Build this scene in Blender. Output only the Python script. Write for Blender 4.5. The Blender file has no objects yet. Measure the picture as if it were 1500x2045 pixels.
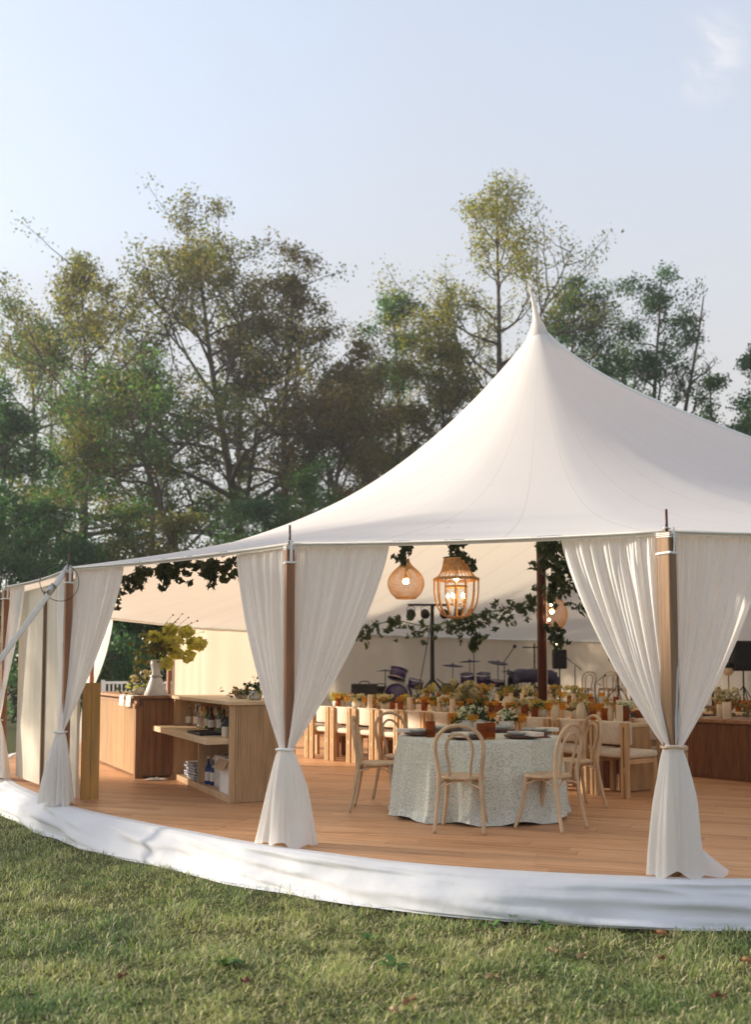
import bpy, math, random
import numpy as np
from mathutils import Vector, Matrix
random.seed(7); rng = np.random.default_rng(7)
PI = math.pi
S = bpy.context.scene
COL = S.collection

# ------------------------------------------------------------------ camera, sky, sun, exposure
DECK = 0.275                     # deck top above the lawn
EYE = DECK + 1.375
PITCH = math.radians(4.0)
FPX, PW, PH = 2000.0, 1500.0, 2045.0
HOR = 1336.0
PPY = HOR - FPX * math.tan(PITCH)
cd = bpy.data.cameras.new('camera'); cam = bpy.data.objects.new('camera', cd); COL.objects.link(cam)
cam.location = (0, 0, EYE); cam.rotation_euler = (PI / 2 + PITCH, 0, 0)
cd.sensor_fit = 'VERTICAL'; cd.sensor_height = 56.0; cd.sensor_width = 41.0
cd.lens = 56.0 * FPX / PH
cd.shift_y = (PPY - PH / 2) / PH
cd.clip_start = 0.1; cd.clip_end = 2000
cd.dof.use_dof = True; cd.dof.focus_distance = 8.8; cd.dof.aperture_fstop = 2.6
S.camera = cam

SUN_AZ = math.radians(-74)       # from +Y (straight ahead), negative = to the left
SUN_EL = math.radians(15)
w = bpy.data.worlds.new('World'); S.world = w; w.use_nodes = True
nt = w.node_tree; nt.nodes.clear()
wo = nt.nodes.new('ShaderNodeOutputWorld'); bg = nt.nodes.new('ShaderNodeBackground')
sky = nt.nodes.new('ShaderNodeTexSky'); sky.sky_type = 'NISHITA'; sky.sun_disc = False
sky.sun_elevation = SUN_EL; sky.sun_rotation = SUN_AZ
sky.air_density = 1.0; sky.dust_density = 1.6; sky.ozone_density = 1.0; sky.altitude = 50
tcw = nt.nodes.new('ShaderNodeTexCoord')
def wnoise(scale, sc3, detail, rough, dist):
    mp = nt.nodes.new('ShaderNodeMapping'); mp.inputs['Scale'].default_value = sc3
    nz = nt.nodes.new('ShaderNodeTexNoise'); nz.inputs['Scale'].default_value = scale; nz.inputs['Detail'].default_value = detail
    nz.inputs['Roughness'].default_value = rough; nz.inputs['Distortion'].default_value = dist
    nt.links.new(tcw.outputs['Generated'], mp.inputs['Vector']); nt.links.new(mp.outputs['Vector'], nz.inputs['Vector']); return nz.outputs['Fac']
def wrange(src, a, b, c, d):
    m = nt.nodes.new('ShaderNodeMapRange'); m.interpolation_type = 'SMOOTHSTEP'
    for k, v in zip(('From Min', 'From Max', 'To Min', 'To Max'), (a, b, c, d)): m.inputs[k].default_value = v
    nt.links.new(src, m.inputs['Value']); return m.outputs[0]
# thin high veil over the whole sky
veil = nt.nodes.new('ShaderNodeMixRGB'); veil.inputs['Color2'].default_value = (1.30, 1.255, 1.225, 1)
sz_ = nt.nodes.new('ShaderNodeSeparateXYZ'); nv_ = nt.nodes.new('ShaderNodeVectorMath'); nv_.operation = 'NORMALIZE'; nt.links.new(tcw.outputs['Generated'], nv_.inputs[0]); nt.links.new(nv_.outputs[0], sz_.inputs[0])
vm = nt.nodes.new('ShaderNodeMath'); vm.operation = 'MULTIPLY'     # the veil looks denser towards the horizon
nt.links.new(wrange(sz_.outputs['Z'], 0.05, 0.75, 0.94, 0.56), vm.inputs[0]); nt.links.new(wrange(wnoise(1.1, (1, 1, 2), 5, 0.5, 0.4), 0.3, 0.7, 0.88, 1.1), vm.inputs[1]); nt.links.new(vm.outputs[0], veil.inputs['Fac']); nt.links.new(sky.outputs['Color'], veil.inputs['Color1'])
# one small wispy cloud high at the right
xq, uq = (1408 - PW / 2) / FPX, -(118 - PPY) / FPX
cdir = Vector((xq, math.cos(PITCH) - uq * math.sin(PITCH), math.sin(PITCH) + uq * math.cos(PITCH))).normalized()
nrm = nt.nodes.new('ShaderNodeVectorMath'); nrm.operation = 'NORMALIZE'; nt.links.new(tcw.outputs['Generated'], nrm.inputs[0])
dst = nt.nodes.new('ShaderNodeVectorMath'); dst.operation = 'DISTANCE'; nt.links.new(nrm.outputs[0], dst.inputs[0]); dst.inputs[1].default_value = cdir
msk = wrange(dst.outputs['Value'], 0.005, 0.045, 1, 0)
wsp = wrange(wnoise(9, (1.3, 1, 1), 9, 0.66, 1.2), 0.42, 0.72, 0, 0.85)
mul = nt.nodes.new('ShaderNodeMath'); mul.operation = 'MULTIPLY'; nt.links.new(msk, mul.inputs[0]); nt.links.new(wsp, mul.inputs[1])
mxw = nt.nodes.new('ShaderNodeMixRGB'); mxw.inputs['Color2'].default_value = (2.0, 1.9, 1.88, 1)
nt.links.new(mul.outputs[0], mxw.inputs['Fac']); nt.links.new(veil.outputs[0], mxw.inputs['Color1']); nt.links.new(mxw.outputs[0], bg.inputs['Color'])
bg.inputs['Strength'].default_value = 0.125
nt.links.new(bg.outputs['Background'], wo.inputs['Surface'])

sl = bpy.data.lights.new('sun', 'SUN'); sl.energy = 2.3; sl.angle = math.radians(1.5); sl.color = (1.0, 0.87, 0.70)
so = bpy.data.objects.new('sun', sl); COL.objects.link(so)
sdir = Vector((math.sin(SUN_AZ) * math.cos(SUN_EL), math.cos(SUN_AZ) * math.cos(SUN_EL), math.sin(SUN_EL)))
so.rotation_euler = (-sdir).to_track_quat('-Z', 'Y').to_euler(); so.location = sdir * 60

S.view_settings.view_transform = 'Standard'; S.view_settings.look = 'None'
S.view_settings.gamma = 1.0; S.view_settings.use_curve_mapping = False
S.view_settings.exposure = 2.12
S.render.engine = 'CYCLES'
S.cycles.use_denoising = True; S.cycles.max_bounces = 9; S.cycles.diffuse_bounces = 5
S.cycles.glossy_bounces = 3; S.cycles.transmission_bounces = 6; S.cycles.transparent_max_bounces = 8
S.cycles.caustics_reflective = False; S.cycles.caustics_refractive = False
S.cycles.sample_clamp_indirect = 6.0

# ------------------------------------------------------------------ helpers
def ray(px, py):
    x = (px - PW / 2) / FPX; u = -(py - PPY) / FPX
    return Vector((x, math.cos(PITCH) - u * math.sin(PITCH), math.sin(PITCH) + u * math.cos(PITCH)))
def G(px, py, h=0.0):            # point of the photograph on a level h metres above the deck
    r = ray(px, py); t = (DECK + h - EYE) / r.z
    return Vector((r.x * t, r.y * t, DECK + h))
def AT(px, py, Y):               # point of the photograph at distance Y
    r = ray(px, py); t = Y / r.y
    return Vector((r.x * t, Y, EYE + r.z * t))

class MB:
    def __init__(s): s.v = []; s.f = []
    def add(s, vs, fs):
        o = len(s.v); s.v += [tuple(p) for p in vs]; s.f += [tuple(i + o for i in q) for q in fs]; return s
    def box(s, c, d, rz=0.0, M=None, taper=1.0):
        hx, hy, hz = d[0] / 2, d[1] / 2, d[2] / 2; cz, sz = math.cos(rz), math.sin(rz); vs = []
        for z in (-1, 1):
            k = taper if z > 0 else 1.0
            for x, y in ((-1, -1), (1, -1), (1, 1), (-1, 1)):
                p = Vector((x * hx * k, y * hy * k, z * hz))
                if M: p = M @ p
                p = Vector((p.x * cz - p.y * sz, p.x * sz + p.y * cz, p.z))
                vs.append((p.x + c[0], p.y + c[1], p.z + c[2]))
        return s.add(vs, [(3, 2, 1, 0), (4, 5, 6, 7), (0, 1, 5, 4), (1, 2, 6, 5), (2, 3, 7, 6), (3, 0, 4, 7)])
    def tube(s, pts, r, n=8, closed=False, cap=True, flat=1.0):
        pts = [Vector(p) for p in pts]; m = len(pts)
        rr = r if isinstance(r, (list, tuple)) else [r] * m
        T = []
        for i in range(m):
            a = pts[(i - 1) % m] if (closed or i > 0) else pts[i]
            b = pts[(i + 1) % m] if (closed or i < m - 1) else pts[i]
            t = b - a; T.append(t.normalized() if t.length > 1e-9 else Vector((0, 0, 1)))
        up = Vector((0, 0, 1)) if abs(T[0].z) < 0.9 else Vector((1, 0, 0))
        N = (up - T[0] * up.dot(T[0])).normalized(); vs = []
        for i in range(m):
            if i: N = (N - T[i] * N.dot(T[i])); N = N.normalized() if N.length > 1e-9 else T[i].orthogonal().normalized()
            B = T[i].cross(N)
            for k in range(n):
                a = 2 * PI * k / n
                vs.append(pts[i] + N * (math.cos(a) * rr[i]) + B * (math.sin(a) * rr[i] * flat))
        fs = []
        for i in range(m if closed else m - 1):
            j = (i + 1) % m
            for k in range(n):
                l = (k + 1) % n; fs.append((i * n + k, i * n + l, j * n + l, j * n + k))
        if cap and not closed:
            fs.append(tuple(range(n - 1, -1, -1))); fs.append(tuple((m - 1) * n + k for k in range(n)))
        return s.add(vs, fs)
    def cyl(s, a, b, r0, r1=None, n=10): return s.tube([a, b], [r0, r0 if r1 is None else r1], n)
    def lathe(s, prof, n=20, c=(0, 0, 0), fx=1.0, fy=1.0, mod=None):
        vs = []; m = len(prof)
        for i, (r, z) in enumerate(prof):
            for k in range(n):
                a = 2 * PI * k / n; q = r * (mod(a, i / (m - 1)) if mod else 1.0)
                vs.append((c[0] + q * math.cos(a) * fx, c[1] + q * math.sin(a) * fy, c[2] + z))
        fs = [(i * n + k, i * n + (k + 1) % n, (i + 1) * n + (k + 1) % n, (i + 1) * n + k) for i in range(m - 1) for k in range(n)]
        if prof[0][0] > 1e-4: fs.append(tuple(range(n - 1, -1, -1)))
        if prof[-1][0] > 1e-4: fs.append(tuple((m - 1) * n + k for k in range(n)))
        return s.add(vs, fs)
    def ball(s, c, r, n=8, m=5, fz=1.0):
        return s.lathe([(max(1e-5, r * math.sin(PI * i / m)), -r * fz * math.cos(PI * i / m)) for i in range(m + 1)], n, c)
    def grid(s, F, na, nb, wrap=False):
        vs = [F(a / (na if wrap else na - 1), b / (nb - 1)) for b in range(nb) for a in range(na)]
        fs = []
        for b in range(nb - 1):
            for a in range(na if wrap else na - 1):
                c = (a + 1) % na; fs.append((b * na + a, b * na + c, (b + 1) * na + c, (b + 1) * na + a))
        return s.add(vs, fs)
    def mesh(s, name, smooth=False):
        me = bpy.data.meshes.new(name); me.from_pydata(s.v, [], s.f)
        if smooth: me.polygons.foreach_set('use_smooth', [True] * len(me.polygons))
        me.update(); return me
    def build(s, name, mat, parent=None, smooth=False, org=None, bevel=0):
        if org is not None: s.v = [(p[0] - org[0], p[1] - org[1], p[2] - org[2]) for p in s.v]
        o = bpy.data.objects.new(name, s.mesh(name, smooth)); COL.objects.link(o)
        if mat: o.data.materials.append(mat)
        o.parent = parent
        if bevel:
            bv = o.modifiers.new('bevel', 'BEVEL'); bv.width = bevel; bv.segments = 2; bv.limit_method = 'ANGLE'
        return o

def tag(o, label, cat, group=None):
    o['label'] = label; o['category'] = cat
    if group: o['group'] = group
    return o
def thing(name, label, cat, loc=(0, 0, 0), rz=0.0, group=None):
    o = bpy.data.objects.new(name, None); COL.objects.link(o); o.empty_display_size = 0.1
    o.location = loc; o.rotation_euler = (0, 0, rz); return tag(o, label, cat, group)
def copy_tree(o, parent=None):
    c = o.copy(); COL.objects.link(c); c.parent = parent
    for ch in list(o.children): copy_tree(ch, c)
    return c
USED = set()
def place(proto, loc, rz, label, group=None, scale=None):
    if proto.name in USED: o = copy_tree(proto)
    else: o = proto; USED.add(proto.name)
    o.location = loc; o.rotation_euler = (0, 0, rz); o['label'] = label
    if group: o['group'] = group
    if scale: o.scale = (scale,) * 3 if not isinstance(scale, tuple) else scale
    return o
ORD = ['first', 'second', 'third', 'fourth', 'fifth', 'sixth', 'seventh', 'eighth', 'ninth', 'tenth', 'eleventh', 'twelfth',
       'thirteenth', 'fourteenth', 'fifteenth', 'sixteenth', 'seventeenth', 'eighteenth', 'nineteenth', 'twentieth'] + \
      ['twenty-' + k for k in ('first', 'second', 'third', 'fourth', 'fifth', 'sixth', 'seventh', 'eighth', 'ninth')] + ['thirtieth'] + \
      ['thirty-' + k for k in ('first', 'second', 'third', 'fourth', 'fifth', 'sixth', 'seventh', 'eighth', 'ninth')]
def np_mesh(name, V, F, mat, parent=None, cols=None, smooth=False, loc=None):
    """V (n,3), F (m,k) equal-size faces, cols (n,4)"""
    me = bpy.data.meshes.new(name); n = len(V); m, k = F.shape
    me.vertices.add(n); me.vertices.foreach_set('co', V.astype(np.float32).ravel())
    me.loops.add(m * k); me.loops.foreach_set('vertex_index', F.astype(np.int32).ravel())
    me.polygons.add(m); me.polygons.foreach_set('loop_start', np.arange(0, m * k, k, dtype=np.int32))
    if smooth: me.polygons.foreach_set('use_smooth', np.ones(m, bool))
    if cols is not None:
        at = me.color_attributes.new('tint', 'FLOAT_COLOR', 'POINT'); at.data.foreach_set('color', cols.astype(np.float32).ravel())
    me.update(calc_edges=True); me.materials.append(mat)
    o = bpy.data.objects.new(name, me); COL.objects.link(o); o.parent = parent
    if loc is not None: o.location = loc
    return o

# ------------------------------------------------------------------ materials
def newmat(name):
    m = bpy.data.materials.new(name); m.use_nodes = True; n = m.node_tree; n.nodes.clear()
    out = n.nodes.new('ShaderNodeOutputMaterial'); b = n.nodes.new('ShaderNodeBsdfPrincipled')
    n.links.new(b.outputs[0], out.inputs['Surface']); return m, n, b, out
def P(name, col, rough=0.6, var=0.15, scale=6.0, bump=0.0, bscale=60.0, metal=0.0, spec=0.3, trans=0.0, tcol=None, stretch=(1, 1, 1), detail=5, sheen=0.0):
    m, n, b, out = newmat(name); L = n.links.new
    tc = n.nodes.new('ShaderNodeTexCoord'); mp = n.nodes.new('ShaderNodeMapping'); mp.inputs['Scale'].default_value = stretch
    L(tc.outputs['Object'], mp.inputs['Vector'])
    nz = n.nodes.new('ShaderNodeTexNoise'); nz.inputs['Scale'].default_value = scale; nz.inputs['Detail'].default_value = detail
    L(mp.outputs[0], nz.inputs['Vector'])
    oi = n.nodes.new('ShaderNodeObjectInfo')
    ad = n.nodes.new('ShaderNodeMath'); ad.operation = 'MULTIPLY_ADD'; ad.inputs[1].default_value = 0.35; L(oi.outputs['Random'], ad.inputs[0])
    mr = n.nodes.new('ShaderNodeMapRange'); mr.inputs['From Min'].default_value = 0.3; mr.inputs['From Max'].default_value = 0.7
    mr.inputs['To Min'].default_value = -0.175; mr.inputs['To Max'].default_value = 0.825
    L(nz.outputs['Fac'], mr.inputs['Value']); L(mr.outputs[0], ad.inputs[2])
    mx = n.nodes.new('ShaderNodeMixRGB')
    mx.inputs['Color1'].default_value = tuple(max(0, c * (1 - var)) for c in col) + (1,)
    mx.inputs['Color2'].default_value = tuple(min(1, c * (1 + var)) for c in col) + (1,)
    L(ad.outputs[0], mx.inputs['Fac']); L(mx.outputs[0], b.inputs['Base Color'])
    b.inputs['Roughness'].default_value = rough; b.inputs['Metallic'].default_value = metal; b.inputs['Specular IOR Level'].default_value = spec
    if sheen: b.inputs['Sheen Weight'].default_value = sheen
    if bump:
        n2 = n.nodes.new('ShaderNodeTexNoise'); n2.inputs['Scale'].default_value = bscale; n2.inputs['Detail'].default_value = 4
        L(mp.outputs[0], n2.inputs['Vector'])
        bp = n.nodes.new('ShaderNodeBump'); bp.inputs['Strength'].default_value = bump; bp.inputs['Distance'].default_value = 0.02
        L(n2.outputs['Fac'], bp.inputs['Height']); L(bp.outputs[0], b.inputs['Normal'])
    if trans:
        tr = n.nodes.new('ShaderNodeBsdfTranslucent'); ms = n.nodes.new('ShaderNodeMixShader'); ms.inputs[0].default_value = trans
        if tcol: tr.inputs['Color'].default_value = tcol + (1,)
        else: L(mx.outputs[0], tr.inputs['Color'])
        L(b.outputs[0], ms.inputs[1]); L(tr.outputs[0], ms.inputs[2]); L(ms.outputs[0], out.inputs['Surface'])
    return m
def WOOD(name, c, var=0.28, stretch=(2, 30, 30), rough=0.55, scale=1.0, bump=0.15):
    return P(name, c, rough, var, scale, bump, 1.5, stretch=stretch, detail=8)
def LEAF(name, rough=0.55, trans=0.35):
    m, n, b, out = newmat(name); L = n.links.new
    a = n.nodes.new('ShaderNodeVertexColor'); a.layer_name = 'tint'
    L(a.outputs['Color'], b.inputs['Base Color']); b.inputs['Roughness'].default_value = rough; b.inputs['Specular IOR Level'].default_value = 0.25
    tr = n.nodes.new('ShaderNodeBsdfTranslucent'); ms = n.nodes.new('ShaderNodeMixShader'); ms.inputs[0].default_value = trans
    g = n.nodes.new('ShaderNodeMixRGB'); g.blend_type = 'MULTIPLY'; g.inputs[0].default_value = 1.0; g.inputs['Color2'].default_value = (1.1, 1.35, 0.8, 1)
    L(a.outputs['Color'], g.inputs['Color1']); L(g.outputs[0], tr.inputs['Color'])
    L(b.outputs[0], ms.inputs[1]); L(tr.outputs[0], ms.inputs[2]); L(ms.outputs[0], out.inputs['Surface']); return m
def EMIT(name, col, st):
    m, n, b, out = newmat(name); b.inputs['Base Color'].default_value = col + (1,)
    b.inputs['Emission Color'].default_value = col + (1,); b.inputs['Emission Strength'].default_value = st; return m
def GLASS(name, col, rough=0.08, trans=0.85):
    m, n, b, out = newmat(name); b.inputs['Base Color'].default_value = col + (1,); b.inputs['Roughness'].default_value = rough
    b.inputs['Transmission Weight'].default_value = trans; b.inputs['IOR'].default_value = 1.3; return m

M_sail = None
def sail_material():
    m, n, b, out = newmat('sailcloth'); L = n.links.new
    uv = n.nodes.new('ShaderNodeUVMap'); uv.uv_map = 'panel'; sx = n.nodes.new('ShaderNodeSeparateXYZ'); L(uv.outputs[0], sx.inputs[0])
    fr = n.nodes.new('ShaderNodeMath'); fr.operation = 'FRACT'; L(sx.outputs['X'], fr.inputs[0])
    lt = n.nodes.new('ShaderNodeMath'); lt.operation = 'LESS_THAN'; lt.inputs[1].default_value = 0.03; L(fr.outputs[0], lt.inputs[0])
    tc = n.nodes.new('ShaderNodeTexCoord'); nz = n.nodes.new('ShaderNodeTexNoise'); nz.inputs['Scale'].default_value = 0.7; nz.inputs['Detail'].default_value = 6
    L(tc.outputs['Object'], nz.inputs['Vector'])
    mx = n.nodes.new('ShaderNodeMixRGB'); mx.inputs['Color1'].default_value = (0.80, 0.79, 0.77, 1); mx.inputs['Color2'].default_value = (0.86, 0.85, 0.83, 1)
    L(nz.outputs['Fac'], mx.inputs[0])
    sm = n.nodes.new('ShaderNodeMixRGB'); sm.blend_type = 'MULTIPLY'; sm.inputs['Color2'].default_value = (0.62, 0.56, 0.48, 1); L(mx.outputs[0], sm.inputs['Color1'])
    k = n.nodes.new('ShaderNodeMath'); k.operation = 'MULTIPLY'; k.inputs[1].default_value = 0.55; L(lt.outputs[0], k.inputs[0]); L(k.outputs[0], sm.inputs[0])
    so2 = n.nodes.new('ShaderNodeMixRGB'); so2.blend_type = 'MULTIPLY'; so2.inputs['Color2'].default_value = (0.86, 0.84, 0.82, 1); L(mx.outputs[0], so2.inputs['Color1']); k2 = n.nodes.new('ShaderNodeMath'); k2.operation = 'MULTIPLY'; k2.inputs[1].default_value = 0.3; L(lt.outputs[0], k2.inputs[0]); L(k2.outputs[0], so2.inputs[0])
    vs_ = n.nodes.new('ShaderNodeTexVoronoi'); vs_.inputs['Scale'].default_value = 1.3; L(tc.outputs['Object'], vs_.inputs['Vector'])
    sp = n.nodes.new('ShaderNodeMath'); sp.operation = 'LESS_THAN'; sp.inputs[1].default_value = 0.022; L(vs_.outputs['Distance'], sp.inputs[0])
    sc_ = n.nodes.new('ShaderNodeMixRGB'); sc_.inputs['Color2'].default_value = (0.22, 0.15, 0.10, 1); L(so2.outputs[0], sc_.inputs['Color1']); L(sp.outputs[0], sc_.inputs[0])
    L(sc_.outputs[0], b.inputs['Base Color']); b.inputs['Roughness'].default_value = 0.8; b.inputs['Specular IOR Level'].default_value = 0.15
    n2 = n.nodes.new('ShaderNodeTexNoise'); n2.inputs['Scale'].default_value = 1.6; n2.inputs['Detail'].default_value = 5; L(tc.outputs['Object'], n2.inputs['Vector'])
    bp = n.nodes.new('ShaderNodeBump'); bp.inputs['Strength'].default_value = 0.12; bp.inputs['Distance'].default_value = 0.05
    L(n2.outputs['Fac'], bp.inputs['Height']); L(bp.outputs[0], b.inputs['Normal'])
    tr = n.nodes.new('ShaderNodeBsdfTranslucent')
    wt = n.nodes.new('ShaderNodeMixRGB'); wt.blend_type = 'MULTIPLY'; wt.inputs[0].default_value = 1; wt.inputs['Color2'].default_value = (0.98, 0.90, 0.77, 1)
    L(sm.outputs[0], wt.inputs['Color1']); L(wt.outputs[0], tr.inputs['Color'])
    ms = n.nodes.new('ShaderNodeMixShader'); ms.inputs[0].default_value = 0.39
    L(b.outputs[0], ms.inputs[1]); L(tr.outputs[0], ms.inputs[2]); L(ms.outputs[0], out.inputs['Surface']); return m
M_sail = sail_material()
M_cloth = P('ivory_chiffon', (0.91, 0.905, 0.90), 0.85, 0.03, 3, 0.08, 250, spec=0.1, trans=0.48, tcol=(0.92, 0.88, 0.82))
M_skirt = P('white_skirt_cloth', (0.68, 0.69, 0.72), 0.7, 0.05, 2, 0.22, 11, spec=0.2, trans=0.08)
M_wall = P('sidewall_canvas', (0.80, 0.74, 0.66), 0.85, 0.05, 1.2, 0.05, 60, spec=0.1, trans=0.36, tcol=(0.85, 0.74, 0.60))
M_web = P('webbing', (0.80, 0.78, 0.74), 0.8, 0.06, 20, spec=0.1)
M_pole = WOOD('pole_wood', (0.26, 0.115, 0.055), 0.3, (25, 25, 1.5), 0.5)
M_pole_pale = WOOD('pale_pole_wood', (0.20, 0.115, 0.06), 0.3, (25, 25, 1.5), 0.5)
M_mast = WOOD('mast_wood', (0.065, 0.022, 0.013), 0.3, (20, 20, 1.2), 0.4)
M_steel = P('galvanised_steel', (0.5, 0.5, 0.5), 0.35, 0.1, 30, metal=0.9)
M_brass = P('worn_brass', (0.55, 0.38, 0.15), 0.35, 0.15, 30, metal=0.8)
M_bent = WOOD('limed_bentwood', (0.56, 0.41, 0.27), 0.18, (14, 14, 6), 0.5, 1.0, 0.08)
M_oak = WOOD('pale_oak', (0.52, 0.33, 0.17), 0.2, (14, 14, 2), 0.5)
M_cream = P('cream_boucle', (0.70, 0.60, 0.48), 0.95, 0.1, 40, 0.5, 220, spec=0.1, sheen=0.3)
M_bar = WOOD('bar_oak', (0.56, 0.38, 0.22), 0.2, (14, 14, 1.5), 0.5)
M_bar_dark = WOOD('bar_dark_oak', (0.30, 0.155, 0.075), 0.3, (14, 14, 1.5), 0.5)  # darker bar oak; carries the shade of the counter's end in its colour
M_bartop = WOOD('bar_top_maple', (0.66, 0.50, 0.32), 0.12, (3, 20, 20), 0.45)
M_reed = WOOD('reeded_cedar', (0.24, 0.105, 0.045), 0.25, (14, 14, 1.5), 0.5)
M_screen = WOOD('whitewashed_screen', (0.70, 0.61, 0.49), 0.08, (10, 10, 1), 0.65)
M_gold = WOOD('golden_pine', (0.44, 0.25, 0.075), 0.2, (14, 14, 1.5), 0.5)
def AMBER(nm, bc, tc2, tpc, fac):
    m, n, b, out = newmat(nm); L = n.links.new
    b.inputs['Base Color'].default_value = bc + (1,); b.inputs['Roughness'].default_value = 0.12; b.inputs['Specular IOR Level'].default_value = 0.6
    tr = n.nodes.new('ShaderNodeBsdfTranslucent'); tr.inputs['Color'].default_value = tc2 + (1,)
    tp = n.nodes.new('ShaderNodeBsdfTransparent'); tp.inputs['Color'].default_value = tpc + (1,)
    m1 = n.nodes.new('ShaderNodeMixShader'); m1.inputs[0].default_value = 0.4; m2 = n.nodes.new('ShaderNodeMixShader'); m2.inputs[0].default_value = fac
    L(b.outputs[0], m1.inputs[1]); L(tr.outputs[0], m1.inputs[2]); L(m1.outputs[0], m2.inputs[1]); L(tp.outputs[0], m2.inputs[2]); L(m2.outputs[0], out.inputs['Surface']); return m
M_amber = AMBER('amber_glass', (0.42, 0.24, 0.05), (0.85, 0.58, 0.18), (0.97, 0.83, 0.50), 0.80)
M_brown = AMBER('brown_amber_glass', (0.22, 0.08, 0.012), (0.50, 0.22, 0.04), (0.88, 0.60, 0.28), 0.70)
M_clear = GLASS('clear_glass', (0.93, 0.95, 0.95))
M_bluegl = GLASS('cobalt_glass', (0.05, 0.12, 0.5), 0.1, 0.6)
M_wax = P('candle_wax', (0.80, 0.70, 0.55), 0.5, 0.08, 12, trans=0.25, tcol=(0.85, 0.6, 0.35))
M_stone = P('stoneware', (0.55, 0.53, 0.50), 0.6, 0.12, 20, 0.1, 80)
M_plate = P('sage_plate', (0.42, 0.45, 0.43), 0.35, 0.1, 15)
M_charger = P('walnut_charger', (0.13, 0.065, 0.05), 0.45, 0.2, 15)
M_linen = P('white_linen', (0.76, 0.73, 0.68), 0.9, 0.06, 30, 0.2, 150)
M_plum = P('plum_napkin', (0.13, 0.03, 0.035), 0.9, 0.2, 30, 0.2, 150)
M_stem = P('green_stem', (0.07, 0.11, 0.03), 0.7, 0.2, 20)
M_black = P('black_plastic', (0.012, 0.012, 0.014), 0.5, 0.3, 20)
M_blackmet = P('black_metal', (0.02, 0.02, 0.022), 0.4, 0.3, 20, metal=0.4)
M_purple = P('purple_lacquer', (0.035, 0.018, 0.10), 0.2, 0.35, 8, spec=0.6)
M_navy = P('dark_cover', (0.03, 0.025, 0.07), 0.4, 0.4, 6, 0.3, 12)
M_rattan = P('rattan', (0.50, 0.30, 0.13), 0.6, 0.22, 20)
M_bark = P('bark', (0.085, 0.065, 0.05), 0.9, 0.35, 3, 0.6, 9, stretch=(3, 3, 0.6))
M_leaf = LEAF('tree_leaf', .5, .5); M_vine = LEAF('vine_leaf', 0.45, 0.2); M_petal = LEAF('petal', 0.7, 0.3)
M_white = P('white_paint', (0.78, 0.78, 0.76), 0.5, 0.05, 10)
M_card = P('cardboard', (0.45, 0.31, 0.18), 0.85, 0.1, 10)
M_bulb = EMIT('lit_bulb', (1.0, 0.66, 0.34), 13.0)
M_flame = EMIT('lit_candle_bulb', (1.0, 0.55, 0.2), 16.0)

# ------------------------------------------------------------------ ground
from mathutils import noise as mnoise
def ground_material():
    m, n, b, out = newmat('lawn_soil'); L = n.links.new
    tc = n.nodes.new('ShaderNodeTexCoord'); a = n.nodes.new('ShaderNodeTexNoise'); a.inputs['Scale'].default_value = 0.9; a.inputs['Detail'].default_value = 8
    L(tc.outputs['Object'], a.inputs['Vector'])
    c = n.nodes.new('ShaderNodeTexNoise'); c.inputs['Scale'].default_value = 28; c.inputs['Detail'].default_value = 6; L(tc.outputs['Object'], c.inputs['Vector'])
    r1 = n.nodes.new('ShaderNodeMixRGB'); r1.inputs['Color1'].default_value = (0.035, 0.055, 0.016, 1); r1.inputs['Color2'].default_value = (0.10, 0.095, 0.035, 1); L(a.outputs['Fac'], r1.inputs[0])
    r2 = n.nodes.new('ShaderNodeMixRGB'); r2.inputs['Color2'].default_value = (0.045, 0.035, 0.02, 1); L(r1.outputs[0], r2.inputs['Color1'])
    mr = n.nodes.new('ShaderNodeMapRange'); mr.inputs['From Min'].default_value = 0.5; mr.inputs['From Max'].default_value = 0.7; L(c.outputs['Fac'], mr.inputs[0]); L(mr.outputs[0], r2.inputs[0])
    L(r2.outputs[0], b.inputs['Base Color']); b.inputs['Roughness'].default_value = 0.95; b.inputs['Specular IOR Level'].default_value = 0.1
    bp = n.nodes.new('ShaderNodeBump'); bp.inputs['Strength'].default_value = 0.8; bp.inputs['Distance'].default_value = 0.05; L(c.outputs['Fac'], bp.inputs['Height']); L(bp.outputs[0], b.inputs['Normal'])
    return m
def gz(x, y):
    return 0.035 * mnoise.noise((x * 0.5, y * 0.5, 3.1)) + 0.014 * mnoise.noise((x * 2.1, y * 2.1, 9.0))
mb = MB()
def nonlin(a, lo, hi):           # fine near the camera, coarse towards the horizon
    k = 2 * a - 1; return (abs(k) ** 2.6) * (hi if k > 0 else lo)
mb.grid(lambda a, b: (lambda x, y: (x, y, gz(x, y) if abs(x) < 30 and abs(y) < 40 else 0.0))(nonlin(a, -700, 700), 7 + nonlin(b, -700, 700)), 150, 150)
o = mb.build('ground', ground_material(), smooth=True); o['kind'] = 'structure'

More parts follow.
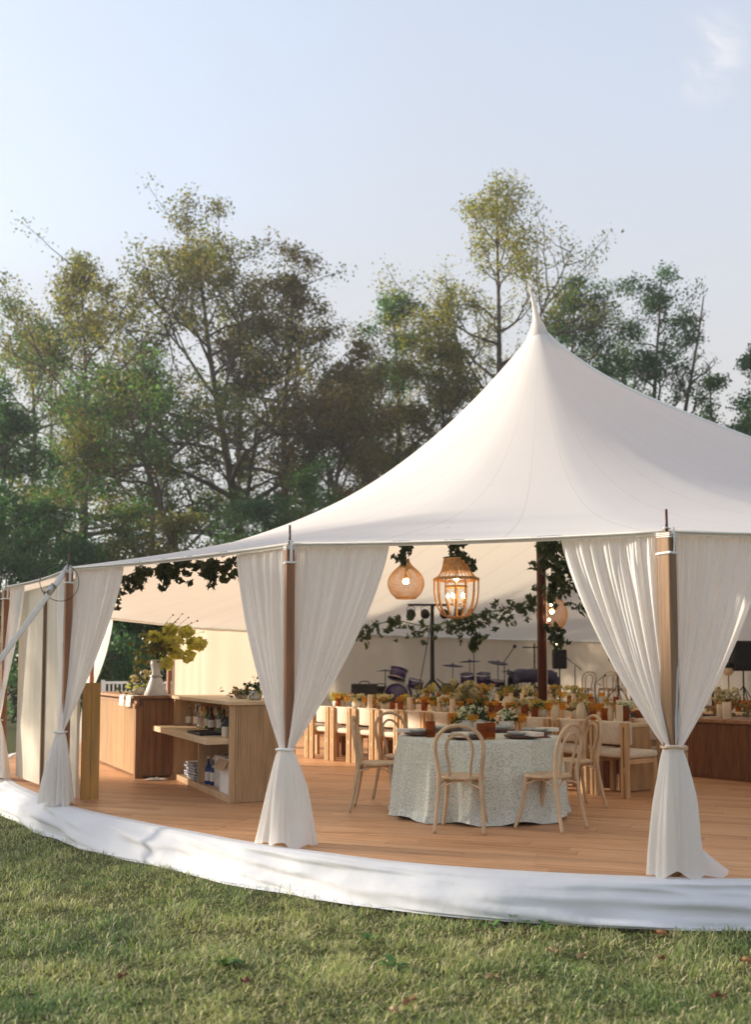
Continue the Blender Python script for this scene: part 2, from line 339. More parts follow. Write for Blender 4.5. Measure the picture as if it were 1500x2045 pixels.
# ------------------------------------------------------------------ tent plan
M1 = Vector((2.66, 16.0)); AX = Vector((0.70, 0.714)).normalized(); NL = Vector((-AX.y, AX.x)); LEN = 12.2
M2 = M1 + AX * LEN
def polar(c, deg, r): return Vector((c.x + r * math.cos(math.radians(deg)), c.y + r * math.sin(math.radians(deg))))
plan = []                        # (xy, ridge parameter k, eave height above deck, key)
for deg, r, h, key in ((-44.4, 9.2, 2.35, None), (-60.8, 9.3, 2.34, None), (-77.4, 9.3, 2.33, 'Z'), (0, 0, 2.33, 'A'), (0, 0, 2.39, 'B'), (0, 0, 2.43, 'C'), (0, 0, 2.43, 'D'),
                       (-171.0, 8.2, 2.40, 'E'), (-185.5, 8.4, 2.40, 'F'), (-199.7, 8.5, 2.38, 'G'), (-217.4, 8.9, 2.33, 'H'), (-224.4, 9.1, 2.30, 'I')):
    xy = {'A': Vector((2.0, 6.82)), 'B': Vector((-0.69, 8.0)), 'C': Vector((-3.18, 10.33)), 'D': Vector((-4.70, 12.68))}.get(key) or polar(M1, deg, r)
    plan.append((xy, 0.0, h, key))
for k in (3.05, 6.1, 9.15, 12.2): plan.append((M1 + NL * 9.1 + AX * k, k, 2.28, None))
for i in range(1, 10): plan.append((polar(M2, 135.6 - 18 * i, 9.1), 12.2, 2.28, None))
plan.append((M2 - NL * 9.2, 12.2, 2.3, None))
for k in (9.15, 6.1, 3.05): plan.append((M1 - NL * 9.2 + AX * k, k, 2.33, None))
NP = len(plan); KEY = {p[3]: i for i, p in enumerate(plan) if p[3]}
PEAK = 6.98
def ridge(k): return 6.46 + (PEAK - 6.46) * (math.exp(-k / 1.3) + math.exp(-(LEN - k) / 1.3))
def eave(i, s):                  # along the eave from pole i towards pole i+1
    a, b = plan[i % NP], plan[(i + 1) % NP]
    p = a[0].lerp(b[0], s); k = a[1] + (b[1] - a[1]) * s; q = M1 + AX * k
    sc = 4 * s * (1 - s); p = p + (q - p).normalized() * (0.06 * sc)
    return p, k, DECK + a[2] + (b[2] - a[2]) * s - 0.012 * sc, sc
def canopy_pt(i, s, t):
    p, k, ze, sc = eave(i, s); q = M1 + AX * k; zq = DECK + ridge(k)
    wgt = math.exp(-k / 1.6) + math.exp(-(LEN - k) / 1.6); wgt = min(1, wgt)
    g = wgt * (0.34 * (1 - t) + 0.66 * (1 - t) ** 3.1) + (1 - wgt) * (0.5 * (1 - t) + 0.5 * (1 - t) ** 1.9)
    z = ze + (zq - ze) * g - 0.0 + 0.012 * (1 - sc) * math.sin(PI * min(1, t)) ** 2
    P4 = [plan[(i + d) % NP] for d in (-1, 0, 1, 2)]
    cm = lambda a, b, c, d: 0.5 * ((2 * b) + (c - a) * s + (2 * a - 5 * b + 4 * c - d) * s * s + (3 * b - a - 3 * c + d) * s ** 3)
    w_ = t ** 6; psm = cm(*[v[0] for v in P4]); zsm = DECK + cm(*[v[2] for v in P4])
    xy = q.lerp(p * w_ + psm * (1 - w_), t); z += (zsm - ze) * (1 - g) * (1 - w_); return (xy.x, xy.y, z)
SUBS, ROWS = 12, 40
tent = thing('sailcloth_tent', 'white sailcloth wedding tent with one tall pointed peak over the deck', 'tent', (M1.x, M1.y, DECK))
org = tent.location
vs, fs, uvs = [], [], []
cols = [(i, j / SUBS) for i in range(NP) for j in range(SUBS)]
acc = 0.0; prev = None; ul = []
for (i, s) in cols:
    p = eave(i, s)[0]
    if prev is not None: acc += (p - prev).length
    prev = p; ul.append(acc)
ts = [0.012 + (1 - 0.012) * (r / ROWS) ** 1.35 for r in range(ROWS + 1)]
for (i, s) in cols:
    for t in ts: vs.append(Vector(canopy_pt(i, s, t)) - org)
NC = len(cols)
for c in range(NC):
    d = (c + 1) % NC
    for r in range(ROWS):
        fs.append((c * (ROWS + 1) + r, c * (ROWS + 1) + r + 1, d * (ROWS + 1) + r + 1, d * (ROWS + 1) + r))
        u0 = ul[c]; u1 = ul[d] if d else acc + 0.25
        for u, rr in ((u0, r), (u0, r + 1), (u1, r + 1), (u1, r)): uvs.append((u / 1.02, ts[rr]))
me = bpy.data.meshes.new('canopy'); me.from_pydata([tuple(v) for v in vs], [], fs)
uvl = me.uv_layers.new(name='panel')
for k, uv in enumerate(uvs): uvl.data[k].uv = uv
me.polygons.foreach_set('use_smooth', [True] * len(me.polygons)); me.update(); me.materials.append(M_sail)
canopy = bpy.data.objects.new('canopy', me); COL.objects.link(canopy); canopy.parent = tent
mb = MB(); pts = [(lambda e: (e[0].x, e[0].y, e[2] - 0.012))(eave(i, s)) for (i, s) in cols]
mb.tube(pts, 0.009, 6, closed=True); mb.build('hem_rope', M_web, tent, True, org)
mb = MB()
mb.grid(lambda a, b: (lambda e, q: (e[0].x + (q.x - e[0].x) * 0.001, e[0].y + (q.y - e[0].y) * 0.001, e[2] - 0.016 - 0.022 * b))(
    eave(int(a * (NC - 1)) // SUBS, (int(a * (NC - 1)) % SUBS) / SUBS), M1), NC, 2, wrap=False)
mb.build('hem_band', M_sail, tent, True, org)
for mk, lean in ((M1, (-0.10, 0.02)), (M2, (-0.1, 0.05))):
    mb = MB(); base = DECK + PEAK - 0.50; pr = []
    prof = [(0.30, 0.0), (0.22, 0.17), (0.175, 0.33), (0.125, 0.45), (0.070, 0.58), (0.042, 0.74), (0.026, 0.90), (0.012, 1.04), (0.003, 1.16)]
    for r, z in prof: pr.append(((mk.x + lean[0] * (max(0, z - .4) / 0.6) ** 1.5, mk.y + lean[1] * z, base + z), r))
    mb.tube([p for p, r in pr], [r for p, r in pr], 16)
    mb.build('peak_cap', M_sail, tent, True, org)
# webbing sewn along the ridge on the near slope
mb = MB(); n0 = NP - 4; pts = []
for j in range(0, 61):
    k = LEN * j / 60.0; q = M1 + AX * k; e = M1 - NL * 9.2 + AX * k; t = 0.012 + 0.03 * min(1, k / 2.0)
    wgt = min(1, math.exp(-k / 1.6) + math.exp(-(LEN - k) / 1.6)); ze = DECK + 2.33; zq = DECK + ridge(k)
    g = wgt * (0.34 * (1 - t) + 0.66 * (1 - t) ** 3.1) + (1 - wgt) * (0.5 * (1 - t) + 0.5 * (1 - t) ** 1.9)
    xy = q.lerp(e, t); pts.append((xy.x, xy.y, ze + (zq - ze) * g + 0.005))
mb.tube(pts, 0.045, 8, flat=0.45); mb.build('ridge_webbing', M_web, tent, True, org)

# ------------------------------------------------------------------ deck
edge_px = [(0, 1553), (67, 1588), (123, 1613), (233, 1637), (367, 1660), (500, 1687), (572, 1700), (750, 1727), (1000, 1744), (1325, 1758), (1500, 1765)]
pol = []
for px, py in edge_px:
    g = G(px, py).to_2d() - M1; pol.append((math.degrees(math.atan2(g.y, g.x)) % 360 - 360, g.length))
pol = [(-44.4, 9.5), (-65, 9.5), (-80, 9.5)] + sorted(pol, reverse=True) + [(-172, 8.3), (-186, 8.6), (-200, 8.85), (-217, 9.2), (-224.4, 9.35)]
out = []
for d10 in range(-444, -2245, -20):
    d = d10 / 10
    num = den = 0.0
    for a, r in pol: k = math.exp(-((a - d) / 5.0) ** 2); num += k * r; den += k
    r = num / den if den > 1e-3 else np.interp(-d, [-a for a, _ in pol], [r for _, r in pol])
    out.append(polar(M1, d, r))
for k in (6.1, 12.2): out.append(M1 + NL * 9.35 + AX * k)
for i in range(1, 19): out.append(polar(M2, 135.6 - 10 * i, 9.4))
out.append(M1 - NL * 9.5 + AX * 6.1)
def hull(P):
    P = sorted((p.x, p.y) for p in P)
    def half(P):
        h = []
        for p in P:
            while len(h) > 1 and (h[-1][0] - h[-2][0]) * (p[1] - h[-2][1]) - (h[-1][1] - h[-2][1]) * (p[0] - h[-2][0]) <= 0: h.pop()
            h.append(p)
        return h
    a = half(P); b = half(P[::-1]); return [Vector(p) for p in a[:-1] + b[:-1]]
DECKP = hull(out)                # counter-clockwise
deck = MB(); n = len(DECKP)
deck.add([(p.x, p.y, 0.0) for p in DECKP] + [(p.x, p.y, DECK - 0.014) for p in DECKP],
         [tuple(range(n, 2 * n))] + [(i, (i + 1) % n, n + (i + 1) % n, n + i) for i in range(n)])
deck_o = deck.build('deck_floor', P('deck_subfloor', (0.10, 0.06, 0.035), 0.8)); deck_o['kind'] = 'structure'
def plank_material():
    m, n, b, out = newmat('plank_floor'); L = n.links.new
    tc = n.nodes.new('ShaderNodeTexCoord'); oi = n.nodes.new('ShaderNodeObjectInfo'); ge = n.nodes.new('ShaderNodeNewGeometry')
    ad = n.nodes.new('ShaderNodeMath'); ad.operation = 'ADD'; L(oi.outputs['Random'], ad.inputs[0]); L(ge.outputs['Random Per Island'], ad.inputs[1])
    wn = n.nodes.new('ShaderNodeTexWhiteNoise'); wn.noise_dimensions = '1D'; L(ad.outputs[0], wn.inputs['W'])
    va = n.nodes.new('ShaderNodeVectorMath'); va.operation = 'MULTIPLY_ADD'; va.inputs[1].default_value = (7, 7, 7)
    L(wn.outputs['Color'], va.inputs[0]); L(tc.outputs['Object'], va.inputs[2])
    mp = n.nodes.new('ShaderNodeMapping'); mp.inputs['Scale'].default_value = (0.9, 30, 1); L(va.outputs[0], mp.inputs['Vector'])
    nz = n.nodes.new('ShaderNodeTexNoise'); nz.inputs['Scale'].default_value = 1.6; nz.inputs['Detail'].default_value = 9; nz.inputs['Roughness'].default_value = 0.6; nz.inputs['Distortion'].default_value = 0.8
    L(mp.outputs[0], nz.inputs['Vector'])
    cr = n.nodes.new('ShaderNodeValToRGB'); e = cr.color_ramp.elements
    e[0].position = 0.28; e[0].color = (0.30, 0.145, 0.068, 1); e[1].position = 0.72; e[1].color = (0.66, 0.41, 0.235, 1)
    k = e.new(0.5); k.color = (0.56, 0.295, 0.145, 1)
    mr = n.nodes.new('ShaderNodeMath'); mr.operation = 'MULTIPLY_ADD'; mr.inputs[1].default_value = 0.16; L(wn.outputs['Value'], mr.inputs[0])
    sb = n.nodes.new('ShaderNodeMath'); sb.operation = 'SUBTRACT'; sb.inputs[1].default_value = 0.08; L(nz.outputs['Fac'], sb.inputs[0]); L(sb.outputs[0], mr.inputs[2])
    L(mr.outputs[0], cr.inputs[0]); L(cr.outputs[0], b.inputs['Base Color'])
    b.inputs['Roughness'].default_value = 0.5; b.inputs['Specular IOR Level'].default_value = 0.35
    bp = n.nodes.new('ShaderNodeBump'); bp.inputs['Strength'].default_value = 0.25; bp.inputs['Distance'].default_value = 0.01; L(nz.outputs['Fac'], bp.inputs['Height']); L(bp.outputs[0], b.inputs['Normal'])
    return m
M_plank = plank_material()
PA = math.radians(-20); ca, sa = math.cos(PA), math.sin(PA)
def toL(p): return (p.x * ca + p.y * sa, -p.x * sa + p.y * ca)
LP = [toL(p) for p in DECKP]
def clip(poly):
    for i in range(len(LP)):
        a, b = LP[i], LP[(i + 1) % len(LP)]; ex, ey = b[0] - a[0], b[1] - a[1]; new = []
        side = lambda p: ex * (p[1] - a[1]) - ey * (p[0] - a[0])
        for j in range(len(poly)):
            p, q = poly[j], poly[(j + 1) % len(poly)]; sp, sq = side(p), side(q)
            if sp >= 0: new.append(p)
            if (sp >= 0) != (sq >= 0):
                k = sp / (sp - sq); new.append((p[0] + (q[0] - p[0]) * k, p[1] + (q[1] - p[1]) * k))
        poly = new
        if len(poly) < 3: return []
    return poly
x0, x1 = min(p[0] for p in LP), max(p[0] for p in LP); y0, y1 = min(p[1] for p in LP), max(p[1] for p in LP)
PWID = 0.165; planks = []
inside_y = [p[1] for p in LP]
y = y0
R3 = random.Random(3)
while y < y1:
    x = x0 - R3.uniform(0, 2)
    while x < x1:
        ln = R3.choice((1.2, 1.5, 1.8, 2.1))
        pl = clip([(x + 0.0015, y + 0.0015), (x + ln - 0.0015, y + 0.0015), (x + ln - 0.0015, y + PWID - 0.0015), (x + 0.0015, y + PWID - 0.0015)])
        if pl:
            cx = sum(p[0] for p in pl) / len(pl); cy = sum(p[1] for p in pl) / len(pl)
            wx, wy = cx * ca - cy * sa, cx * sa + cy * ca
            planks.append((wx, wy, pl))
        x += ln
    y += PWID
def plank_mesh(mb, pl, dz):
    n = len(pl); z0, z1 = DECK - 0.012, DECK + dz
    mb.add([(p[0], p[1], z0) for p in pl] + [(p[0], p[1], z1) for p in pl], [tuple(range(n, 2 * n))] + [(i, (i + 1) % n, n + (i + 1) % n, n + i) for i in range(n)])
vis = lambda wx, wy: wy > 2 and abs(wx / wy) < 0.40
planks.sort(key=lambda t: (0 if vis(t[0], t[1]) else 1, t[1]))
rest = MB()
for i, (wx, wy, pl) in enumerate(planks):
    if i < 290 and vis(wx, wy) and len(pl) >= 3:
        mb = MB(); plank_mesh(mb, pl, R3.uniform(-0.0012, 0.0012)); ob = mb.build('plank', M_plank, deck_o); ob.rotation_euler = (0, 0, PA)
    else: plank_mesh(rest, pl, R3.uniform(-0.0012, 0.0012))
ob = rest.build('far_planks', M_plank, deck_o); ob.rotation_euler = (0, 0, PA); ob['kind'] = 'stuff'

# white cloth skirt pinned round the deck edge
per = [0.0]
for i in range(n): per.append(per[-1] + (DECKP[(i + 1) % n] - DECKP[i]).length)
def rim(s):
    s = (s % 1.0) * per[-1]; i = int(np.searchsorted(per, s, side='right')) - 1; i = min(i, n - 1)
    k = (s - per[i]) / max(1e-6, per[i + 1] - per[i]); return DECKP[i].lerp(DECKP[(i + 1) % n], k), s
def skirt_pt(a, b):
    p, s = rim(a); p2, _ = rim(a + 0.004); p1, _ = rim(a - 0.004); t = (p2 - p1).normalized(); o = Vector((t.y, -t.x))
    prof = [(-0.10, DECK + 0.006), (-0.01, DECK + 0.008), (0.022, DECK - 0.012), (0.045, DECK - 0.07), (0.14, 0.03), (0.17, 0.004)]
    kk = b * (len(prof) - 1); i = min(int(kk), len(prof) - 2); f = kk - i
    d = prof[i][0] + (prof[i + 1][0] - prof[i][0]) * f; z = prof[i][1] + (prof[i + 1][1] - prof[i][1]) * f
    if b < 0.21: d += 0.012 * mnoise.noise((s * 1.1, 0, 7))
    amp = max(0.0, min(1.0, (b - 0.3) / 0.3)) * (1.0 if b < 0.9 else 0.6)
    zz = z + 0.10 * math.sin(s * 0.55 + 1.0)
    fold = mnoise.noise((s * 0.55, zz * 9.0, 1.0)) + 0.6 * mnoise.noise((s * 1.2 + 5, zz * 17, 4.0))
    cr = 1 - abs(mnoise.noise((s * 0.45 + 3, zz * 7.0 + s * .25, 6.0))) * 2; rg = 1 - abs(mnoise.noise((s * 1.9, zz * 13.0 + s * .9, 11.0))) * 2.4; d += amp * (0.020 * rg + 0.055 * fold + 0.05 * cr * abs(cr) + 0.06 * mnoise.noise((s * 0.7, 0, 2.0)))
    q = p + o * d; return (q.x, q.y, max(z, gz(q.x, q.y) + 0.004) if b > 0.95 else z)
mb = MB(); mb.grid(skirt_pt, 1100, 34, wrap=True)
skirt = mb.build('deck_skirt', M_skirt, None, True); tag(skirt, 'wrinkled white cloth skirt wrapped around the raised deck edge above the grass', 'skirt')

# ------------------------------------------------------------------ poles and masts
def side_pole(key, label, mat, size, rz, pin=0.14, group='wooden side poles of the tent'):
    i = KEY[key]; p, k, ze, sc = eave(i, 0.0); b = (p.x, p.y, DECK); t = thing('tent_pole', label, 'pole', b, rz, group)
    H = ze - DECK; mb = MB(); mb.box((0, 0, H / 2 - 0.01), (size, size, H - 0.02)); mb.build('shaft', mat, t, bevel=0.008)
    mb = MB(); mb.cyl((0, 0, H - 0.05), (0, 0, H + pin), 0.011, 0.009, 8); mb.build('pin', M_mast, t, True)
    mb = MB(); s2 = size / 2 + 0.004
    mb.tube([(s2, s2, H - .17), (-s2, s2, H - .17), (-s2, -s2, H - .165), (s2, -s2, H - .165)], 0.009, 6, closed=True)
    for q in range(3):
        mb.tube([(s2, s2, H - .03 - .012 * q), (-s2, s2, H - .03 - .012 * q), (-s2, -s2, H - .035 - .012 * q), (s2, -s2, H - .032 - .012 * q)], 0.004, 6, closed=True)
    mb.tube([(0, -s2 - .005, H - .17), (0, -s2 - .01, H - .09), (0, -s2 - .004, H + .01)], 0.012, 6, flat=0.4)
    mb.build('lashing', M_web, t)
    mb = MB(); mb.lathe([(0.03, 0), (0.028, 0.006), (0.012, 0.008), (0.012, 0.014)], 12, (0, 0, H + 0.004)); mb.build('grommet_washer', M_steel, t, True)
    return t
side_pole('A', 'square honey-brown wooden pole between the nearest pair of tied curtains at right', M_pole_pale, 0.092, 0.72)
side_pole('B', 'round-edged brown wooden pole between tied curtains in front of the bar', M_pole, 0.072, 0.35)
side_pole('C', 'reddish wooden pole with a wire loop and slanting strap, left of the bar', M_pole, 0.075, 0.55)
side_pole('D', 'reddish wooden pole cut by the left edge of the picture', M_pole, 0.075, 0.8)
for key, nm in (('G', 'far pole beside the glowing curtain left of the flowers'), ('H', 'far pole at the left end of the canvas wall')):
    side_pole(key, nm, M_pole, 0.075, 0.6)
for mk, lb in ((M1, 'dark red-brown wooden mast rising under the tent peak'), ):
    t = thing('mast', lb, 'mast', (mk.x, mk.y, DECK)); t.name = 'tent_mast'
    mb = MB(); mb.cyl((0, 0, 0.02), (0, 0, PEAK - 0.1), 0.075, 0.07, 14); mb.build('shaft', M_mast, t, True)
    mb = MB(); mb.lathe([(0.16, 0.0), (0.16, 0.02), (0.095, 0.03), (0.09, 0.12), (0.078, 0.125)], 16); mb.build('base_plate', M_steel, t, True)
    mb = MB(); mb.tube([(0.078, -0.012, z / 10.0) for z in range(2, 60)], 0.006, 5); mb.build('cable', M_white, t)
# guy strap from pole C
pC, _, zC, _ = eave(KEY['C'], 0.0); oC = (pC - M1).normalized()
anc = G(133, 1135, 2.4); a0 = Vector((pC.x, pC.y, zC + 0.01)); a1 = Vector((pC.x + oC.x * 2.05, pC.y + oC.y * 2.05, 0.02))
st = thing('guy_strap', 'pale webbing strap slanting down to the left from the wire-looped pole', 'strap', (a1.x, a1.y, 0)); o3 = st.location
mb = MB(); mb.tube([a0 + (a1 - a0) * (i / 12) - Vector((0, 0, 0.05 * math.sin(PI * i / 12))) for i in range(13)], 0.03, 8, flat=0.14); mb.build('webbing', M_web, st, True, o3)
mb = MB(); mb.cyl(a1 + Vector((0, 0, 0.16)), a1 - Vector((0.05, 0.05, 0.12)), 0.018, 0.014, 8); mb.build('stake', M_steel, st, True, o3)
mb = MB(); d = (a1 - a0).normalized(); q = a0 + d * 0.32
mb.tube([q - d * .06, q + d * .06], 0.036, 8, flat=0.35); mb.build('ratchet', M_steel, st, True, o3)
wl = MB(); cx = pC.x; pts = [(cx + 0.20 * math.sin(a) - 0.06, pC.y - 0.09 + 0.03 * math.cos(2 * a), zC - 0.17 - 0.19 * math.cos(a)) for a in [2 * PI * i / 28 for i in range(28)]]
wl.tube(pts, 0.004, 5, closed=True); wo_ = wl.build('wire_loop', M_black, None, True); tag(wo_, 'thin dark wire loop hanging at the pole left of the bar', 'wire')

# ------------------------------------------------------------------ curtains
def curtain(key, lw, rw, tie, tail, label, seed, tailf=(1.0, 0.62), hemlift=0.0, puddle=0.0):
    i = KEY[key]; P0, _, ze, _ = eave(i, 0.0); r = random.Random(seed)
    inn = (M1 - P0).normalized(); t = thing('tied_curtain', label, 'curtain', (P0.x, P0.y, DECK), 0, 'ivory curtains tied back at the side poles'); og = t.location
    T0 = P0 - inn * .055; tie_c = Vector((T0.x, T0.y, DECK + tie))
    for sgn, wd in ((-1, lw), (1, rw)):
        if wd <= 0: continue
        def eavep(a):
            x = 0.03 + a * wd
            nb = plan[(i - sgn) % NP][0] if sgn > 0 else plan[(i + 1) % NP][0]
            L = (nb - P0).length; s = x / L
            e = eave(i - 1, 1 - s) if sgn > 0 else eave(i, s)
            q = e[0] + inn * 0.05; return Vector((q.x, q.y, e[2] - 0.030))
        ph = [r.uniform(0, 6.28) for _ in range(6)]; nf = int(3 + wd * 6)
        A0, A1 = eavep(0.0), eavep(1.0); tan = (A1 - A0); tan.z = 0; tan.normalize(); nr = Vector((-tan.y, tan.x, 0))
        def F(a, b):
            # cloth is gathered unevenly along the rod
            aa = a + 0.018 * math.sin(9 * a + ph[0]) * (1 - a) * a * 4
            top = eavep(min(1, max(0, aa)))
            h = b ** 1.32 * (1 - 0.03 * math.sin(PI * b))
            end = tie_c + tan * (0.012 + 0.055 * a) + nr * (0.02 * math.sin(7 * a + ph[1]))
            p = top.lerp(end, h); p.z = top.z + (end.z - top.z) * b
            f = 2.0 * mnoise.noise((aa * nf * 1.7 + ph[2] * 3, b * 0.9 + ph[3], seed)) + 0.9 * mnoise.noise((aa * nf * 3.9 + ph[4] * 5, b * 1.4, seed + 7))
            amp = 0.020 * (0.45 + 0.9 * math.sin(PI * min(1, b * 0.9 + 0.1))) * (1 - 0.55 * b)
            ruf = 0.020 * mnoise.noise((aa * nf * 7 + ph[5], b * 3, seed + 5)) * max(0.0, 1 - b / 0.16)
            p = p + nr * (f * amp + ruf); p += tan * (0.5 * amp * mnoise.noise((aa * nf * 1.7 + 9, b, seed + 3)))
            # belly of the hanging cloth
            p.z -= 0.0; p += nr * 0.0
            if b < 0.012: p.z += 0.010 * mnoise.noise((a * nf * 9, 0, seed))
            return p
        mb = MB(); mb.grid(F, int(110 + wd * 90), 46); mb.build('drape', M_cloth, t, True, og)
    lob = 6; php = r.uniform(0, 6)
    e_t = plan[(i - 1) % NP][0] - plan[(i + 1) % NP][0]; al = math.atan2(e_t.y, e_t.x)
    def T(a, b):
        an = 2 * PI * a; rad = 0.050 + (tail - 0.05) * (b ** 0.62)
        m = 1 + (0.42 * mnoise.noise((2.1 * math.cos(an) + php, 2.1 * math.sin(an), b * .5 + seed)) + 0.22 * mnoise.noise((5 * math.cos(an), 5 * math.sin(an) + php, b * .7))) * min(1, b * 2.2 + 0.10)
        x = math.cos(an) * rad * m * tailf[0]; y = math.sin(an) * rad * m * tailf[1]
        x += puddle * max(0, b - 0.8) / 0.2 * max(0, math.cos(an - 0.3)) ** 6
        z = tie * (1 - b) + 0.008 + (0.02 * math.sin(lob * an + php) + 0.015 * math.sin(3 * an)) * (b ** 6) * 0.9 + 0.012 * b ** 8
        return Vector((T0.x + x * math.cos(al) - y * math.sin(al), T0.y + x * math.sin(al) + y * math.cos(al), DECK + max(0.004, z)))
    mb = MB(); mb.grid(T, 110, 30, wrap=True); mb.build('tail', M_cloth, t, True, og)
    mb = MB(); mb.tube([(T0.x + 0.075 * math.cos(al) * math.cos(a) - 0.062 * math.sin(al) * math.sin(a), T0.y + 0.075 * math.sin(al) * math.cos(a) + 0.062 * math.cos(al) * math.sin(a), DECK + tie - 0.006 + .004 * math.sin(3 * a)) for a in [2 * PI * k / 24 for k in range(24)]], 0.010, 6, closed=True)
    mb.build('tie_band', M_bent if key == 'A' else M_web, t, True, og)
    return t
curtain('A', 0.70, 0.72, 0.86, 0.185, 'large ivory curtain pair tied back at the nearest pole, right side', 1, (1.0, 0.62), puddle=0.16)
curtain('B', 0.74, 0.80, 0.75, 0.225, 'ivory curtain pair tied back at the pole in front of the bar', 2)
curtain('C', 0.75, 0.82, 0.74, 0.225, 'ivory curtain pair tied at the pole left of the bar', 3, (0.95, 0.6))
curtain('D', 0.5, 0.52, 0.74, 0.22, 'ivory curtain pair at the pole on the left picture edge', 4)
curtain('G', 0.5, 0.95, 0.95, 0.22, 'sunlit glowing curtain beside the far opening left of the flowers', 5)

# canvas side wall along the far side
def wall_run(i0, i1, label, mat, name='canvas_wall'):
    mb = MB(); segs = []
    for i in range(i0, i1):
        for j in range(24): segs.append((i, j / 24))
    segs.append((i1, 0.0))
    def F(a, b):
        k = a * (len(segs) - 1); i, s = segs[int(round(k))]; p, kk, ze, sc = eave(i, s); q = M1 + AX * kk; o = (q - p).normalized()
        L = i * 3.0 + s * 3.0; d = 0.09 + 0.085 * mnoise.noise((L * 1.7, b * 0.4, 1)) * (0.35 + b) + 0.03 * mnoise.noise((L * 6, b * .6, 5))
        return (p.x + o.x * d, p.y + o.y * d, ze - 0.03 - (ze - 0.03 - DECK - 0.01) * b)
    mb.grid(F, len(segs), 12); o = mb.build(name, mat, None, True); tag(o, label, 'wall')
iH = KEY['H']
wall_run(iH, iH + 9, 'long beige canvas side wall behind the band equipment', M_wall)
# seams of the wall: thin vertical tapes
# reeded screens between the two left poles
pD = plan[KEY['D']][0]; pCc = plan[KEY['C']][0]
scr = thing('reeded_screen', 'tall cream reeded screen wall between the two leftmost poles', 'screen', (pD.x, pD.y, DECK)); og = scr.location
dv = (pD - pCc); Ls = dv.length; dv.normalize(); nv = Vector((dv.y, -dv.x));
if nv.dot(M1 - pCc) < 0: nv = -nv
nsc = 2
for k in range(nsc):
    s0 = 0.10 + (Ls - 0.2) * k / nsc; s1 = 0.10 + (Ls - 0.2) * (k + 1) / nsc - 0.02
    mb = MB(); nb_ = 26
    for q in range(nb_):
        c = pCc + dv * (s0 + (s1 - s0) * (q + 0.5) / nb_) + nv * 0.16
        mb.box((c.x, c.y, DECK + 1.19), ((s1 - s0) / nb_ * 0.93, 0.03, 2.30), math.atan2(dv.y, dv.x))
    mb.build('screen_panel', M_screen, scr, False, og)
    if k:
        c = pCc + dv * (s0 - 0.012) + nv * 0.125; mb = MB(); mb.box((c.x, c.y, DECK + 1.16), (0.035, 0.03, 2.24), math.atan2(dv.y, dv.x)); mb.build('batten', M_pole_pale, scr, False, og)
e = pCc + dv * 0.12 + nv * 0.20
for k in range(2):
    c = e + nv * (0.05 + 0.095 * k); mb = MB(); mb.box((c.x, c.y, DECK + 0.62), (0.03, 0.092, 1.22), math.atan2(dv.y, dv.x)); mb.build('end_board', M_gold, scr, False, og, bevel=0.004)

# ------------------------------------------------------------------ leaves, flowers
def leaf_cloud(C, n, size, cols, wd=0.55, spread=None, droop=0.0):
    """n leaves at each centre of C (m,3): returns V, F, colour. spread: gaussian radii"""
    C = np.asarray(C, float); m = len(C); N = m * n
    c = np.repeat(C, n, 0)
    if spread is not None: c = c + (lambda d: d / np.linalg.norm(d, axis=1, keepdims=True) * (1.75 * rng.uniform(0, 1, (N, 1)) ** .55))(rng.normal(0, 1, (N, 3))) * np.asarray(spread)
    a = rng.normal(0, 1, (N, 3)); a[:, 2] -= droop; a /= np.linalg.norm(a, axis=1, keepdims=True)
    b = np.cross(a, rng.normal(0, 1, (N, 3))); b /= np.linalg.norm(b, axis=1, keepdims=True)
    s = (size * rng.uniform(0.55, 1.45, (N, 1)))
    nn = np.cross(a, b)
    V = np.stack([c - a * s * 0.5, c + b * s * wd * 0.5 + nn * s * 0.10, c + a * s * 0.5, c - b * s * wd * 0.5 + nn * s * 0.10], 1).reshape(-1, 3)
    F = np.arange(N * 4).reshape(-1, 4)
    cols = np.asarray(cols, float)
    pick = np.clip(np.repeat(rng.uniform(0, 1, m), n) * 0.6 + rng.uniform(0, 0.4, N), 0, 0.999) * (len(cols) - 1)
    i = pick.astype(int); f = (pick - i)[:, None]; cc = cols[i] * (1 - f) + cols[np.minimum(i + 1, len(cols) - 1)] * f
    cc = cc * rng.uniform(0.75, 1.25, (N, 1))
    cc = np.repeat(np.concatenate([cc, np.ones((N, 1))], 1), 4, 0)
    return V, F, cc
GREENS = [(0.030, 0.060, 0.018), (0.050, 0.085, 0.025), (0.085, 0.115, 0.035)]
def catmull(pts, per=6, closed=False):
    P_ = [Vector(p) for p in pts]; n = len(P_); out = []
    for i in range(n if closed else n - 1):
        g = lambda k: P_[k % n] if closed else P_[max(0, min(n - 1, k))]
        p0, p1, p2, p3 = g(i - 1), g(i), g(i + 1), g(i + 2)
        for j in range(per):
            t = j / per
            out.append(0.5 * ((2 * p1) + (p2 - p0) * t + (2 * p0 - 5 * p1 + 4 * p2 - p3) * t * t + (3 * p1 - p0 - 3 * p2 + p3) * t ** 3))
    if not closed: out.append(P_[-1])
    return out
def vine(name, label, pts, n, spread, size, dang=0.0, cat='garland', group=None, cols=GREENS, r=0.012):
    p = catmull(pts, 10); o = p[len(p) // 2]
    t = thing(name, label, cat, o, 0, group); loc = Vector(o)
    mb = MB(); mb.tube([q - loc for q in p], r, 5); mb.build('stem', M_stem, t, True)
    cs = []
    for _ in range(n):
        q = p[rng.integers(0, len(p))]; k = Vector((rng.normal(0, spread), rng.normal(0, spread), rng.normal(0, spread * 0.8) - abs(rng.normal(0, dang)))); cs.append(q + k - loc)
    V, F, cc = leaf_cloud([tuple(c) for c in cs], 7, size, cols, 0.5, (spread * .35,) * 3, 0.5)
    np_mesh('foliage', V, F, M_vine, t, cc); return t
